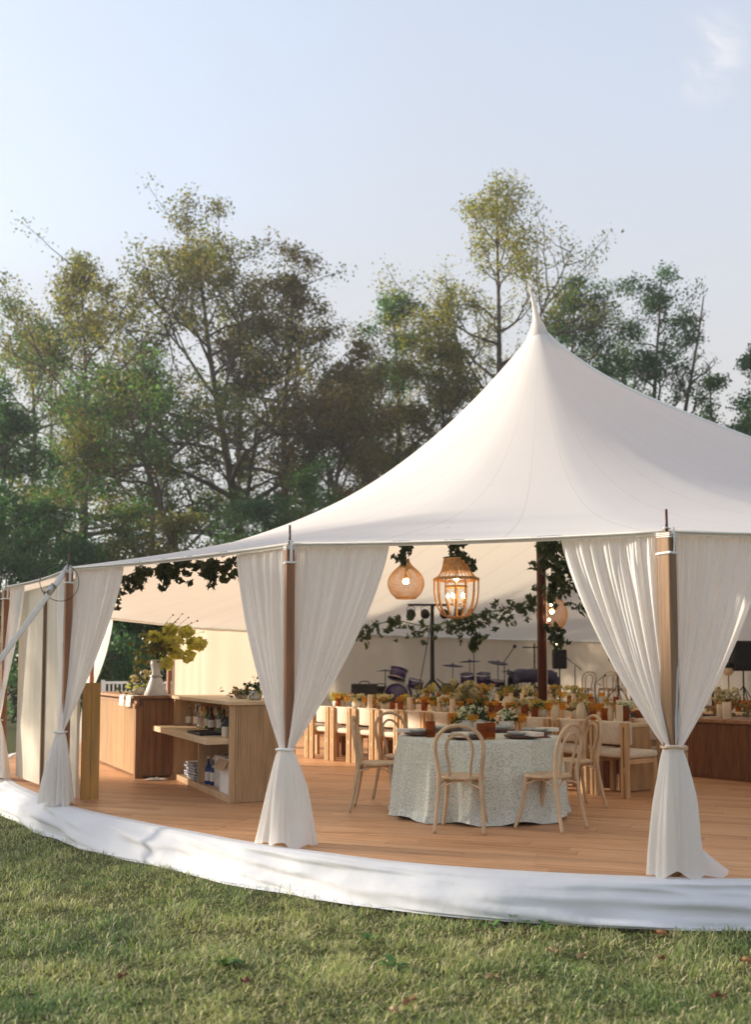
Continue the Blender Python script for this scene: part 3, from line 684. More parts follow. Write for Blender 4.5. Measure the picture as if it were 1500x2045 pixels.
def blossoms(mb_list, centers, r, cols, petals=26, size=None):
    """flower heads made of many small petals on a ball"""
    C = []
    for c in centers:
        for _ in range(petals):
            d = rng.normal(0, 1, 3); d /= np.linalg.norm(d); d[2] = d[2] * 0.8
            C.append((c[0] + d[0] * r, c[1] + d[1] * r, c[2] + d[2] * r))
    return leaf_cloud(C, 1, size or r * 0.9, cols, 0.8)
def bouquet(label, pot, heads, hr, hcols, leaves, lspread, lsize, ltop, loc=(0, 0, 0), petals=26, name='flower_arrangement', lcols=GREENS):
    t = thing(name, label, 'flowers', loc)
    pot(t)
    mb = MB()
    for h in heads: mb.tube(catmull([(0, 0, ltop[2] * 0.5), (h[0] * .4, h[1] * .4, (ltop[2] + h[2]) / 2), h], 4), 0.004, 4)
    mb.build('stems', M_stem, t)
    C = [(rng.normal(0, lspread[0]) + ltop[0], rng.normal(0, lspread[1]) + ltop[1], rng.normal(0, lspread[2]) + ltop[2]) for _ in range(leaves)]
    V, F, cc = leaf_cloud(C, 3, lsize, lcols, 0.5, (lsize * .4,) * 3); np_mesh('leaves', V, F, M_vine, t, cc)
    V, F, cc = blossoms(None, heads, hr, hcols, petals); np_mesh('blossoms', V, F, M_petal, t, cc)
    return t

# ------------------------------------------------------------------ bar
def fluted(mb, p0, p1, z0, z1, out, pitch=0.022, r=0.010):
    """row of half-round reeds between p0 and p1 standing proud towards out"""
    L = (p1 - p0).length; n = max(2, int(L / pitch)); d = (p1 - p0) / n
    for i in range(n):
        c = p0 + d * (i + 0.5); w_ = (p1 - p0).normalized() * (pitch * 0.44); q = out * r
        a, b, m1, m2 = c - w_, c + w_, c - w_ * 0.5 + q, c + w_ * 0.5 + q
        mb.add([(v.x, v.y, z) for z in (z0, z1) for v in (a, m1, m2, b)], [(0, 1, 5, 4), (1, 2, 6, 5), (2, 3, 7, 6), (4, 5, 6, 7)])
def obox(mb, o, ex, ey, x0, x1, y0, y1, z0, z1):
    vs = [o + ex * x + ey * y for (x, y) in ((x0, y0), (x1, y0), (x1, y1), (x0, y1))]
    s = 1 if ex.x * ey.y - ex.y * ey.x > 0 else -1
    if s < 0: vs = vs[::-1]
    mb.add([(v.x, v.y, DECK + z) for z in (z0, z1) for v in vs], [(3, 2, 1, 0), (4, 5, 6, 7), (0, 1, 5, 4), (1, 2, 6, 5), (2, 3, 7, 6), (3, 0, 4, 7)])
BN = Vector((-1.50, 10.37)); BX = (Vector((-2.55, 12.71)) - BN); BL = BX.length; BX.normalize(); BY = Vector((-BX.y, BX.x))
if BY.x < 0: BY = -BY
bar = thing('bar_cabinet', 'open-backed pale wood bar cabinet with ribbed end panel and storage cubbies', 'bar', (BN.x, BN.y, DECK)); og = bar.location
def bpart(name, args, mat, ob=None, bev=0.004):
    mb = MB(); o_, ex_, ey_ = ob or (BN, BX, BY)
    for a in args: obox(mb, o_, ex_, ey_, *a)
    return mb.build(name, mat, bar if ob is None else None, False, og, bevel=bev)
DP = 0.58
bpart('end_panel', [(0.0, 0.04, 0.0, DP, 0.0, 1.0)], M_bar)
mb = MB(); fluted(mb, BN + BY * 0.035 - BX * 0.0005, BN + BY * (DP - 0.005) - BX * 0.0005, DECK + 0.01, DECK + 0.985, -BX, 0.024, 0.012); mb.build('ribbed_facing', M_bar, bar, False, og)
bpart('end_panel', [(BL - 0.04, BL, 0.0, DP, 0.0, 1.0)], M_bar)
bpart('back_panel', [(0.042, BL - 0.042, DP - 0.03, DP, 0.0, 1.0)], M_bar)
bpart('plinth', [(0.042, BL - 0.042, 0.005, DP - 0.032, 0.0, 0.07)], M_bar)
bpart('divider', [(BL * 0.52, BL * 0.52 + 0.03, 0.012, DP - 0.032, 0.072, 0.60)], M_bar)
bpart('work_ledge', [(0.042, BL + 0.12, -0.24, DP - 0.034, 0.60, 0.665)], M_bartop)
bpart('counter_top', [(-0.03, BL + 0.25, -0.02, DP + 0.10, 1.002, 1.04)], M_bartop)
LN = Vector((-3.01, 12.71)); LX = Vector((-4.2, 15.11)) - LN; LL = LX.length; LX.normalize(); LY = Vector((-LX.y, LX.x)); LY = LY if LY.x > 0 else -LY
bar2 = thing('bar_counter', 'dark-ended ribbed wooden bar counter standing behind the leftmost curtains', 'bar', (LN.x, LN.y, DECK)); og2 = bar2.location
def lpart(name, args, mat, bev=0.004):
    mb = MB()
    for a in args: obox(mb, LN, LX, LY, *a)
    return mb.build(name, mat, bar2, False, og2, bevel=bev)
lpart('carcass', [(0.03, LL, 0.03, 0.50, 0.02, 1.0)], M_bar_dark)
lpart('corner_post', [(0.0, 0.07, -0.02, 0.07, 0.0, 0.90)], M_bar_dark)
for a, b in ((0.08, 0.72), (0.73, 1.62), (1.63, LL)):
    mb = MB(); fluted(mb, LN + LX * a + LY * 0.028, LN + LX * b + LY * 0.028, DECK + 0.04, DECK + 0.93, -LY, 0.045, 0.016); mb.build('ribbed_panel', M_bar, bar2, False, og2)
for k in range(5):
    lpart('end_board', [(0.012, 0.028, 0.075 + 0.085 * k, 0.157 + 0.085 * k, 0.02, 0.985)], M_bar_dark, 0.003)  # end faces away from the sun, its shade put into the darker oak
lpart('counter_top', [(-0.06, LL + 0.05, -0.07, 0.58, 1.002, 1.036)], M_bar_dark)
def on_bar(x, y, z, sysm='R'):
    o_, ex_, ey_ = (BN, BX, BY) if sysm == 'R' else (LN, LX, LY)
    p = o_ + ex_ * x + ey_ * y; return (p.x, p.y, DECK + z)
# papers hanging over the counter edge
for k, (x, lb) in enumerate(((0.42, 'white paper sheet folded over the dark counter edge, left of two'), (0.02, 'white paper sheet folded over the dark counter edge, nearest the tall vase'))):
    mb = MB(); c = Vector(on_bar(x, -0.073, 1.0, 'L'))
    L3, Y3 = Vector((LX.x, LX.y, 0)), Vector((LY.x, LY.y, 0))
    mb.grid(lambda a, b: c + L3 * (0.26 * a) + (Y3 * (0.12 - 0.125 * b / 0.4) + Vector((0, 0, 0.040)) if b < 0.4 else -Y3 * (0.006 + 0.02 * (b - .4)) + Vector((0, 0, 0.040 - 0.14 * (b - 0.4) / 0.6))), 6, 10)
    o = mb.build('paper_sheet', M_linen, None, True); tag(o, lb, 'paper', 'papers on the bar')
# bottles
def bottle_proto(mat, r, h, cap, nk=0.32):
    t = thing('bottle', 'bottle', 'bottle')
    mb = MB(); mb.lathe([(r * .92, 0), (r, .006), (r, h * (1 - nk) - r * .8), (r * .8, h * (1 - nk) - r * .2), (r * .36, h * (1 - nk) + r * .5), (r * .32, h * .97), (r * .3, h * .97)], 16); mb.build('glass_body', mat, t, True)
    mb = MB(); mb.lathe([(r * 1.012, h * .14), (r * 1.012, h * .46)], 16); mb.f = mb.f[:16]; mb.build('paper_label', M_linen, t, True)
    mb = MB(); mb.lathe([(r * .37, h * .92), (r * .37, h), (r * .3, h + .003)], 10); mb.build('cap', cap, t, True); return t
M_green = GLASS('green_glass', (0.12, 0.25, 0.10), 0.1, 0.6); M_dark = GLASS('dark_glass', (0.10, 0.03, 0.02), 0.1, 0.4)
M_red = P('red_foil', (0.35, 0.02, 0.03), 0.35, 0.2)
protos = [bottle_proto(M_clear, 0.040, 0.30, M_steel), bottle_proto(M_green, 0.037, 0.31, M_red), bottle_proto(M_dark, 0.038, 0.29, M_black), bottle_proto(M_amber, 0.042, 0.27, M_brass)]
kinds = [('clear glass bottle', 0), ('green wine bottle with red foil', 1), ('dark bottle with black cap', 2), ('amber spirit bottle', 3)]
seq = [0, 0, 3, 0, 1, 0, 2, 1, 0, 2, 3]
for k, q in enumerate(seq):
    x = 2.42 - 0.18 * k; y = 0.16 + 0.10 * ((k * 7) % 3) / 2
    place(protos[q], on_bar(x, y, 0.665), k * 1.3, '%s on the bar ledge, %s from the left' % (kinds[q][0], ORD[k]), 'bottles on the bar ledge', (1, 1, 0.85 + 0.12 * ((k * 5) % 4) / 3))
t = thing('round_jug', 'black round-bellied jug on the ledge right of the bottles', 'jug', on_bar(0.38, 0.10, 0.665))
mb = MB(); mb.lathe([(.05, 0), (.085, .03), (.098, .08), (.085, .13), (.045, .165), (.04, .19), (.047, .2)], 18); mb.build('body', M_black, t, True)
mb = MB(); mb.tube(catmull([(.05, 0, .18), (.11, 0, .16), (.13, 0, .10), (.09, 0, .06)], 5), .008, 6); mb.build('handle', M_black, t, True)
t = thing('serving_tray', 'dark flat tray under the bottles on the bar ledge', 'tray', on_bar(0.75, -0.05, 0.667)); t.rotation_euler.z = math.atan2(BX.y, BX.x)
mb = MB(); mb.box((0, 0, .006), (.55, .28, .012)); mb.build('base', M_black, t); 
mb = MB(); mb.tube([(-.275, -.14, .018), (.275, -.14, .018), (.275, .14, .018), (-.275, .14, .018)], .008, 6, closed=True); mb.build('rim', M_black, t)
t = thing('wax_candle', 'short cream candle at the near end of the bar ledge', 'candle', on_bar(0.16, 0.0, 0.666))
mb = MB(); mb.lathe([(.04, 0), (.042, .01), (.042, .10), (.036, .108), (.01, .102)], 14); mb.build('wax', M_wax, t, True)
mb = MB(); mb.cyl((0, 0, .1), (0.004, 0, .125), .003, .002, 5); mb.build('wick', M_black, t)
# cubby contents
t = thing('cup_stack', 'stack of clear plastic-wrapped trays in the left bar cubby', 'trays', on_bar(1.75, 0.16, 0.072)); t.rotation_euler.z = math.atan2(BX.y, BX.x)
M_wrap = P('plastic_wrap', (0.42, 0.46, 0.55), 0.15, 0.3, 25, 0.8, 30, spec=0.7)
for k in range(6):
    mb = MB(); mb.box((0.008 * ((k * 3) % 4 - 1.5), 0.006 * ((k * 5) % 3 - 1), 0.018 + 0.033 * k), (0.46, 0.30, 0.028), 0.03 * ((k * 7) % 5 - 2)); mb.build('tray', M_wrap, t, bevel=0.006)
bb = bottle_proto(M_bluegl, 0.04, 0.31, M_white)
for k, (x, lb) in enumerate(((1.18, 'cobalt blue bottle in the bar cubby, left of two'), (1.06, 'cobalt blue bottle in the bar cubby, right of two'))):
    place(bb, on_bar(x, 0.09 + 0.03 * k, 0.072), 0, lb, 'blue bottles in the bar cubby')
def carton(label, loc, s, mat, flaps, rz):
    t = thing('carton', label, 'box', loc, rz); mb = MB(); th_ = 0.006
    mb.box((0, 0, th_ / 2), (s[0], s[1], th_))
    for dx, dy, sx, sy in ((0, -s[1] / 2, s[0], th_), (0, s[1] / 2, s[0], th_), (-s[0] / 2, 0, th_, s[1] - th_ * 2), (s[0] / 2, 0, th_, s[1] - th_ * 2)): mb.box((dx, dy, s[2] / 2 + th_ / 2), (sx, sy, s[2]))
    mb.build('box_walls', mat, t)
    if flaps:
        for sg in (-1, 1):
            mb = MB(); mb.add([(-s[0] / 2, sg * s[1] / 2, s[2]), (s[0] / 2, sg * s[1] / 2, s[2]), (s[0] / 2, sg * (s[1] / 2 + .09), s[2] - .10), (-s[0] / 2, sg * (s[1] / 2 + .07), s[2] - .11)], [(0, 1, 2, 3)])
            o = mb.build('flap', M_card, t); so_ = o.modifiers.new('solid', 'SOLIDIFY'); so_.thickness = 0.004
    else:
        mb = MB(); mb.box((0, 0, s[2] + .004), (s[0], s[1], .006)); mb.build('lid', mat, t)
    return t
M_print = P('printed_carton', (0.62, 0.62, 0.62), 0.6, 0.25, 14)
az = math.atan2(BX.y, BX.x)
carton('white printed carton in the bar cubby behind the blue bottles', on_bar(0.84, 0.24, 0.072), (0.30, 0.26, 0.34), M_print, False, az)
carton('open white carton with brown flaps at the right end of the bar cubby', on_bar(0.30, 0.16, 0.072), (0.34, 0.26, 0.36), M_white, True, az)
# flowers on the bar
def pot_tall(t):
    mb = MB(); mb.lathe([(.15, 0), (.155, .008), (.11, .12), (.065, .24), (.052, .30), (.075, .40), (.066, .46), (.06, .46)], 22, mod=lambda a, k: 1 + .05 * math.sin(9 * a) * (1 - k)); mb.build('vase', P('satin_white_vase', (0.74, 0.74, 0.76), 0.3, 0.08, 12, trans=0.3), t, True)
    mb = MB(); mb.tube([(.07 * math.cos(a), .07 * math.sin(a), .245 + .006 * math.sin(5 * a)) for a in [2 * PI * k / 20 for k in range(20)]], .014, 6, closed=True); mb.build('ribbon', M_steel, t, True)
HYD = [(0.60, 0.58, 0.12), (0.76, 0.68, 0.18), (0.80, 0.72, 0.34)]
heads = []
vb = Vector(on_bar(0.12, 0.26, 1.036, 'L'))
for px, py, dy_ in ((309, 1272, -.05), (330, 1282, .0), (340, 1258, .1), (372, 1262, .0), (385, 1285, .12), (352, 1282, -.12), (398, 1286, 0), (375, 1310, -.05), (330, 1325, .02), (352, 1305, .08), (318, 1290, .1)):
    q = AT(px, py, vb.y + dy_) - vb; heads.append(tuple(q))
big = bouquet('tall vase of yellow-green hydrangeas on the bar', pot_tall, heads, 0.082, HYD, 60, (.13, .10, .09), .09, (0, 0, .62), vb, 90, lcols=[(0.05, 0.08, 0.02), (0.14, 0.13, 0.03), (0.20, 0.14, 0.04)])
mb = MB(); bk = MB()
for px, py in ((333, 1244), (345, 1228), (356, 1236), (364, 1226), (376, 1233), (382, 1244), (394, 1240), (322, 1256), (406, 1262), (350, 1242)):
    q = AT(px, py, vb.y + random.uniform(-.12, .12)) - vb; mb.tube(catmull([(0, 0, .45), (q.x * .3 + random.uniform(-.05, .05), random.uniform(-.05, .05), .45 + (q.z - .45) * .6), tuple(q)], 5), .002, 4); bk.ball(tuple(q), random.uniform(.009, .014), 7, 4)
mb.build('twigs', M_mast, big); bk.build('seed_heads', P('dried_seed', (0.09, 0.05, 0.02), 0.9, 0.3), big, True)
def pot_low(t, mat=None):
    mb = MB(); mb.lathe([(.045, 0), (.07, .012), (.078, .06), (.068, .10), (.06, .10)], 18); mb.build('bowl', mat or M_stone, t, True)
CREAM = [(0.62, 0.52, 0.38), (0.70, 0.62, 0.50), (0.72, 0.60, 0.40)]
def ring_heads(n, r, z0, dz, seed):
    q = random.Random(seed); return [(q.uniform(-r, r), q.uniform(-r, r), z0 + q.uniform(0, dz)) for _ in range(n)]
bouquet('small cream and ochre bouquet on the dark counter left of the tall vase', pot_low, ring_heads(9, .13, .16, .16, 4), .035, [(0.60, 0.48, 0.30), (0.66, 0.56, 0.42), (0.40, 0.26, 0.08)], 50, (.10, .10, .08), .06, (0, 0, .20), on_bar(0.85, 0.25, 1.036, 'L'), 30, lcols=[(0.06, 0.07, 0.02), (0.16, 0.12, 0.04)])
bouquet('low scatter of yellow flowers on the counter edge left of the vase', pot_low, ring_heads(5, .12, .06, .06, 5), .032, HYD, 24, (.11, .08, .03), .06, (0, 0, .08), on_bar(0.50, 0.12, 1.036, 'L'), 30)
bouquet('dried ochre flowers lying on the pale cabinet top', pot_low, ring_heads(6, .12, .04, .06, 6), .03, [(0.45, 0.28, 0.08), (0.5, 0.36, 0.12)], 20, (.10, .08, .03), .06, (0, 0, .07), on_bar(1.0, 0.42, 1.04), 26, lcols=[(0.16, 0.10, 0.03), (0.22, 0.15, 0.05)])
bouquet('spiky green and yellow posy on the cabinet top by the curtain', pot_low, ring_heads(4, .07, .05, .06, 8), .025, HYD, 30, (.06, .06, .06), .07, (0, 0, .10), on_bar(0.42, 0.40, 1.04), 24)
t = thing('folded_napkin', 'crumpled pale cloth on the deck at the foot of the bar', 'cloth', (-2.72, 12.55, DECK + .002))
mb = MB(); mb.grid(lambda a, b: (.28 * (a - .5), .16 * (b - .5), .008 + .045 * abs(mnoise.noise((a * 4, b * 4, 2))) * math.sin(PI * a) * math.sin(PI * b) * 2), 14, 10); mb.build('cloth', M_linen, t, True)

# ------------------------------------------------------------------ chairs and tables
def bentwood():
    t = thing('bentwood_chair', 'chair', 'chair')
    mb = MB(); mb.lathe([(.15, .437), (.198, .438), (.208, .446), (.208, .458), (.198, .466), (.17, .462), (.0005, .460)], 28); mb.build('seat', M_bent, t, True)
    half = [(.208, -.262, .004), (.192, -.215, .22), (.178, -.185, .44), (.192, -.195, .58), (.205, -.215, .70), (.185, -.235, .80), (.11, -.25, .875), (0, -.256, .900)]
    pts = half + [(-x, y, z) for x, y, z in half[-2::-1]]
    mb = MB(); c = catmull(pts, 6); mb.tube(c, [0.0165 + 0.004 * max(0, 1 - abs(p.z - .45) / .3) for p in c], 8); mb.build('back_hoop', M_bent, t, True)
    hi = [(.088, -.168, .455), (.092, -.185, .56), (.112, -.212, .68), (.098, -.232, .765), (.05, -.243, .812), (0, -.246, .825)]
    mb = MB(); mb.tube(catmull(hi + [(-x, y, z) for x, y, z in hi[-2::-1]], 6), .0125, 8); mb.build('inner_hoop', M_bent, t, True)
    for s in (-1, 1):
        mb = MB(); c = catmull([(s * .145, .125, .445), (s * .152, .14, .30), (s * .17, .17, .14), (s * .195, .215, .003)], 6); mb.tube(c, [.021 - .006 * i / len(c) for i in range(len(c))], 8); mb.build('leg', M_bent, t, True)
    def arch(a, b, top):
        m = ((a[0] + b[0]) / 2 * .78, (a[1] + b[1]) / 2 * .78, top)
        l = lambda k, p, q: tuple(p[i] + (q[i] - p[i]) * k for i in range(3))
        p1, p2 = l(.22, a, b), l(.78, a, b)
        mb = MB(); mb.tube(catmull([a, (a[0] * .97, a[1] * .97, a[2] + .11), (p1[0] * .93, p1[1] * .93, top - .025), m, (p2[0] * .93, p2[1] * .93, top - .025), (b[0] * .97, b[1] * .97, b[2] + .11), b], 5), .0085, 7); mb.build('brace', M_bent, t, True)
    fl, fr, rl, rr = (-.158, .146, .25), (.158, .146, .25), (-.188, -.205, .25), (.188, -.205, .25)
    arch(fl, fr, .428); arch(rl, rr, .428); arch(fl, rl, .428); arch(fr, rr, .428)
    return t
BW = bentwood()
TC = Vector((0.99, 9.66))
def chair_at(x, y, facing, label, grp='bentwood chairs around the round table'):
    return place(BW, (x, y, DECK + .001), math.atan2(-facing[0], facing[1]), label, grp)
chair_at(0.03, 9.93, (1, -.10), 'bentwood chair seen from its side at the left of the round table')
chair_at(0.75, 8.72, (.20, 1), 'bentwood chair with its back to us, directly in front of the round table')
chair_at(1.50, 8.80, (-.72, .62), 'bentwood chair turned three-quarters at the front right of the round table')
chair_at(1.98, 10.16, (-1, -.28), 'bentwood chair at the right of the round table, half behind another chair')
chair_at(0.30, 10.72, (.62, -.8), 'bentwood chair at the far left of the round table, tablecloth hiding its legs')
chair_at(1.36, 10.85, (-.3, -1), 'bentwood chair at the far side of the round table behind the flowers')
# round table and cloth
t = thing('round_table', 'round dining table hidden under the mint patterned cloth', 'table', (TC.x, TC.y, DECK))
mb = MB(); mb.lathe([(.0005, .715), (.75, .715), (.755, .735), (.0005, .735)], 40); mb.build('table_top', M_bar, t)
for k in range(4):
    a = k * PI / 2 + .4; mb = MB(); mb.cyl((.5 * math.cos(a), .5 * math.sin(a), .714), (.52 * math.cos(a), .52 * math.sin(a), .002), .02, .018, 8); mb.build('leg', M_blackmet, t)
def lace():
    m, n, b, out = newmat('mint_lace'); L = n.links.new
    tc = n.nodes.new('ShaderNodeTexCoord')
    vo = n.nodes.new('ShaderNodeTexVoronoi'); vo.inputs['Scale'].default_value = 11; L(tc.outputs['Object'], vo.inputs['Vector'])
    v2 = n.nodes.new('ShaderNodeTexVoronoi'); v2.feature = 'DISTANCE_TO_EDGE'; v2.inputs['Scale'].default_value = 34; L(tc.outputs['Object'], v2.inputs['Vector'])
    wv = n.nodes.new('ShaderNodeMath'); wv.operation = 'SINE'; k = n.nodes.new('ShaderNodeMath'); k.operation = 'MULTIPLY'; k.inputs[1].default_value = 26; L(vo.outputs['Distance'], k.inputs[0]); L(k.outputs[0], wv.inputs[0])
    mr = n.nodes.new('ShaderNodeMapRange'); mr.inputs['From Min'].default_value = -.5; mr.inputs['From Max'].default_value = .6; L(wv.outputs[0], mr.inputs[0])
    c = n.nodes.new('ShaderNodeMixRGB'); c.inputs['Color1'].default_value = (0.46, 0.54, 0.50, 1); c.inputs['Color2'].default_value = (0.66, 0.70, 0.65, 1); L(mr.outputs[0], c.inputs[0])
    m2 = n.nodes.new('ShaderNodeMapRange'); m2.inputs['From Min'].default_value = .02; m2.inputs['From Max'].default_value = .10; L(v2.outputs['Distance'], m2.inputs[0])
    c2 = n.nodes.new('ShaderNodeMixRGB'); c2.inputs['Color1'].default_value = (0.72, 0.73, 0.68, 1); L(m2.outputs[0], c2.inputs[0]); L(c.outputs[0], c2.inputs['Color2'])
    L(c2.outputs[0], b.inputs['Base Color']); b.inputs['Roughness'].default_value = .85; b.inputs['Specular IOR Level'].default_value = .15
    bp = n.nodes.new('ShaderNodeBump'); bp.inputs['Strength'].default_value = .35; bp.inputs['Distance'].default_value = .01; L(c2.outputs[0], bp.inputs['Height']); L(bp.outputs[0], b.inputs['Normal'])
    return m
def cloth_pt(a, b):
    an = 2 * PI * a
    if b < .25:
        r = .77 * b / .25; return (r * math.cos(an), r * math.sin(an), .741 - .004 * max(0, b / .25 - .96) / .04)
    k = (b - .25) / .75
    f = 1.15 - 2.1 * abs(math.sin(7.5 * an + 1.1 * math.sin(2 * an) + .25 * k)) ** .75 * (.75 + .5 * math.sin(3 * an + 1)) + .35 * math.sin(23 * an + 1)
    r = .772 + .012 * min(1, k * 6) + .012 * k ** 1.2 +   .055 * k ** 0.6 * f * min(1, k * 3)
    z = .737 * (1 - k) + .006 + (.018 * math.sin(9 * an) + .008 * f + .01) * k ** 8
    if k > .9: r += .04 * ((k - .9) / .1) * (0.5 + 0.5 * math.sin(7 * an))
    return (r * math.cos(an), r * math.sin(an), max(z, .005))
mb = MB(); mb.grid(cloth_pt, 260, 40, wrap=True)
tc_ = mb.build('tablecloth', lace(), None, True); tc_.location = (TC.x, TC.y, DECK); tag(tc_, 'pale mint patterned floor-length cloth over the round table', 'tablecloth')

def slab():
    t = thing('slab_chair', 'chair', 'chair')
    mb = MB(); mb.box((0, .0, .455), (.50, .50, .075)); mb.build('seat', M_cream, t, True, bevel=.028)
    mb = MB(); mb.grid(lambda a, b: (.48 * (a - .5), -.235 - .055 * math.cos(PI * (a - .5)) * 1 + .05, .56 + .25 * b), 12, 4)
    o = mb.build('backrest', M_cream, t, True); sm = o.modifiers.new('solid', 'SOLIDIFY'); sm.thickness = .055; sm.offset = 0; bv = o.modifiers.new('bevel', 'BEVEL'); bv.width = .018; bv.segments = 2
    for s in (-1, 1):
        mb = MB()
        for dx in (.185, .238): mb.box((s * dx, -.268, .40), (.034, .05, .80))
        mb.box((s * .2115, -.268, .30), (.022, .042, .055)); mb.box((s * .2115, -.268, .77), (.022, .042, .04)); mb.build('rear_leg', M_oak, t, bevel=.004)
        mb = MB(); mb.box((s * .215, .205, .208), (.055, .055, .416)); mb.build('front_leg', M_oak, t, bevel=.004)
        mb = MB(); mb.box((s * .215, -.03, .385), (.03, .42, .05)); mb.build('side_rail', M_oak, t)
    return t
SL = slab()
RV = Vector((.60, -.80)); RU = Vector((.80, .60)); R0 = Vector((-.52, 15.05)); STEP = .57
def row(k, off): return R0 + RV * (STEP * k) + RU * off
rz_u = math.atan2(-RU.x, RU.y)
nch = 12
for i in range(nch):
    k = -1.9 + i * (9.0 + 1.9) / 11.0; p = row(k, .24)
    place(SL, (p.x, p.y, DECK + .001), rz_u, 'cream oak chair, back to us, at the nearest long table, %s from left' % ORD[i], 'cream chairs along the near side of the long table')
for i in range(7):
    k = -1.2 + i * 1.3; p = row(k, 1.42)
    place(SL, (p.x, p.y, DECK + .001), rz_u + PI, 'cream oak chair facing us across the nearest long table, %s from left' % ORD[i], 'cream chairs along the far side of the long table')
place(SL, (3.30, 11.75, DECK + .001), rz_u + .1, 'cream upholstered oak chair standing alone just left of the right-hand curtain')
def long_table(label, k0, k1, off, wd=.86, solid_end=True, fr=None):
    a = row(k0, off - wd / 2); t = thing('long_table', label, 'table', (a.x, a.y, DECK), 0, 'long dining tables'); og = t.location; L = STEP * (k1 - k0)
    def part(name, bxs, mat, bev=.005):
        mb = MB()
        for q in bxs: obox(mb, a, RV, RU, *q)
        return mb.build(name, mat, t, False, og, bevel=bev)
    part('table_top', [(0, L, 0, wd, .715, .755)], M_bartop)
    for x in (0.10, L - 0.5):
        part('pedestal', [(x, x + .40, .22, wd - .22, 0.0, .714)], M_reed)
        mb = MB(); q0 = a + RV * x + RU * .219; fluted(mb, q0, q0 + RV * .40, DECK + .01, DECK + .71, -RU, .03, .014); mb.build('pedestal_reeds', M_reed, t, False, og)
    if solid_end:
        part('end_panel', [(L - .05, L - .02, .02, wd - .02, 0, .714)], M_reed)
        mb = MB(); q0 = a + RV * (L - .019) + RU * .03; fluted(mb, q0, q0 + RU * (wd - .06), DECK + .01, DECK + .712, RV, .034, .016); mb.build('end_reeds', M_oak, t, False, og)
    return t
long_table('left section of the nearest long table, behind the curtained pole', -2.3, 1.6, .80, solid_end=False)
long_table('middle section of the nearest long table, behind the round table', 1.62, 5.2, .80, solid_end=False)
long_table('right section of the nearest long table with ribbed end panel', 5.22, 8.8, .80)
for j, (k0, k1, nm) in enumerate(((-6.5, -2.6, 'left'), (-2.58, 1.3, 'middle'), (3.4, 7.0, 'right'))):
    long_table('%s section of the second row of long tables, farther back' % nm, k0, k1, 4.55, solid_end=False)
# reeded sideboard at right
a0 = Vector((3.96, 13.02)); sb = thing('reeded_sideboard', 'dark ribbed wooden buffet table at the right holding pillar candles', 'table', (a0.x, a0.y, DECK)); og = sb.location
LS = 3.4
def spart(name, bxs, mat, bev=.005):
    mb = MB()
    for q in bxs: obox(mb, a0, RV, RU, *q)
    return mb.build(name, mat, sb, False, og, bevel=bev)
spart('carcass', [(0, LS, .03, .74, .0, .70)], M_reed); spart('counter_top', [(-.03, LS + .03, -.03, .80, .702, .748)], M_bar_dark)
for j in range(3):
    s0, s1 = LS * j / 3 + .006, LS * (j + 1) / 3 - .006
    mb = MB(); fluted(mb, a0 + RV * s0 + RU * .029, a0 + RV * s1 + RU * .029, DECK + .03, DECK + .68, -RU, .034, .016); mb.build('ribbed_panel', M_reed, sb, False, og)
mb = MB(); fluted(mb, a0 + RU * .04 - RV * .0, a0 + RU * .73 - RV * .0, DECK + .03, DECK + .68, -RV, .034, .016); mb.build('ribbed_end', M_reed, sb, False, og)

# ------------------------------------------------------------------ tableware
def goblet():
    t = thing('goblet', 'glass', 'glass')
    mb = MB(); mb.lathe([(.004, .075), (.030, .082), (.040, .105), (.041, .145), (.0385, .145), (.037, .108), (.025, .088), (.0005, .084)], 14); mb.build('bowl', M_amber, t, True)
    mb = MB(); mb.lathe([(.034, 0), (.033, .004), (.006, .012), (.0045, .07), (.008, .078)], 12); mb.build('stem', M_amber, t, True); return t
def tumbler():
    t = thing('tumbler', 'glass', 'glass'); fl = lambda a, k: 1 + .035 * math.cos(12 * a)
    mb = MB(); mb.lathe([(.034, 0), (.038, .006), (.040, .11), (.0365, .11), (.035, .014), (.0005, .012)], 36, mod=fl); mb.build('ribbed_body', M_brown, t, True)
    mb = MB(); mb.tube([(.0385 * math.cos(a), .0385 * math.sin(a), .110) for a in [2 * PI * k / 20 for k in range(20)]], .0022, 5, closed=True); mb.build('rim', M_brown, t, True); return t
def coupe():
    t = thing('coupe_glass', 'glass', 'glass')
    mb = MB(); mb.lathe([(.006, .10), (.042, .108), (.050, .125), (.051, .150), (.0485, .150), (.046, .128), (.03, .114), (.0005, .110)], 16); mb.build('bowl', M_amber, t, True)
    mb = MB(); mb.lathe([(.036, 0), (.034, .004), (.005, .012), (.004, .095), (.008, .102)], 12); mb.build('stem', M_amber, t, True); return t
def pillar(h=.14, r=.036, mat=None):
    t = thing('pillar_candle', 'candle', 'candle')
    mb = MB(); mb.lathe([(r * .97, 0), (r, .004), (r, h - .006), (r * .93, h), (r * .5, h - .006), (.0005, h - .01)], 16); mb.build('wax', mat or M_wax, t, True)
    mb = MB(); mb.cyl((0, 0, h - .011), (.003, 0, h + .014), .0022, .0015, 5); mb.build('wick', M_black, t); return t
GO, TU, CO, PI_, = goblet(), tumbler(), coupe(), pillar()
def setting_proto():
    t = thing('place_setting', 'plates', 'place setting')
    mb = MB(); mb.lathe([(.09, 0), (.15, .008), (.163, .018), (.160, .020), (.14, .012), (.0005, .009)], 28); mb.build('charger', M_charger, t, True)
    mb = MB(); mb.lathe([(.07, .010), (.115, .022), (.132, .034), (.129, .037), (.11, .027), (.0005, .020)], 28); mb.build('plate', M_plate, t, True)
    mb = MB(); mb.box((.0, -.13, .028), (.115, .20, .022)); mb.build('napkin', M_linen, t, bevel=.006); return t
PS = setting_proto(); TZ = DECK + .742
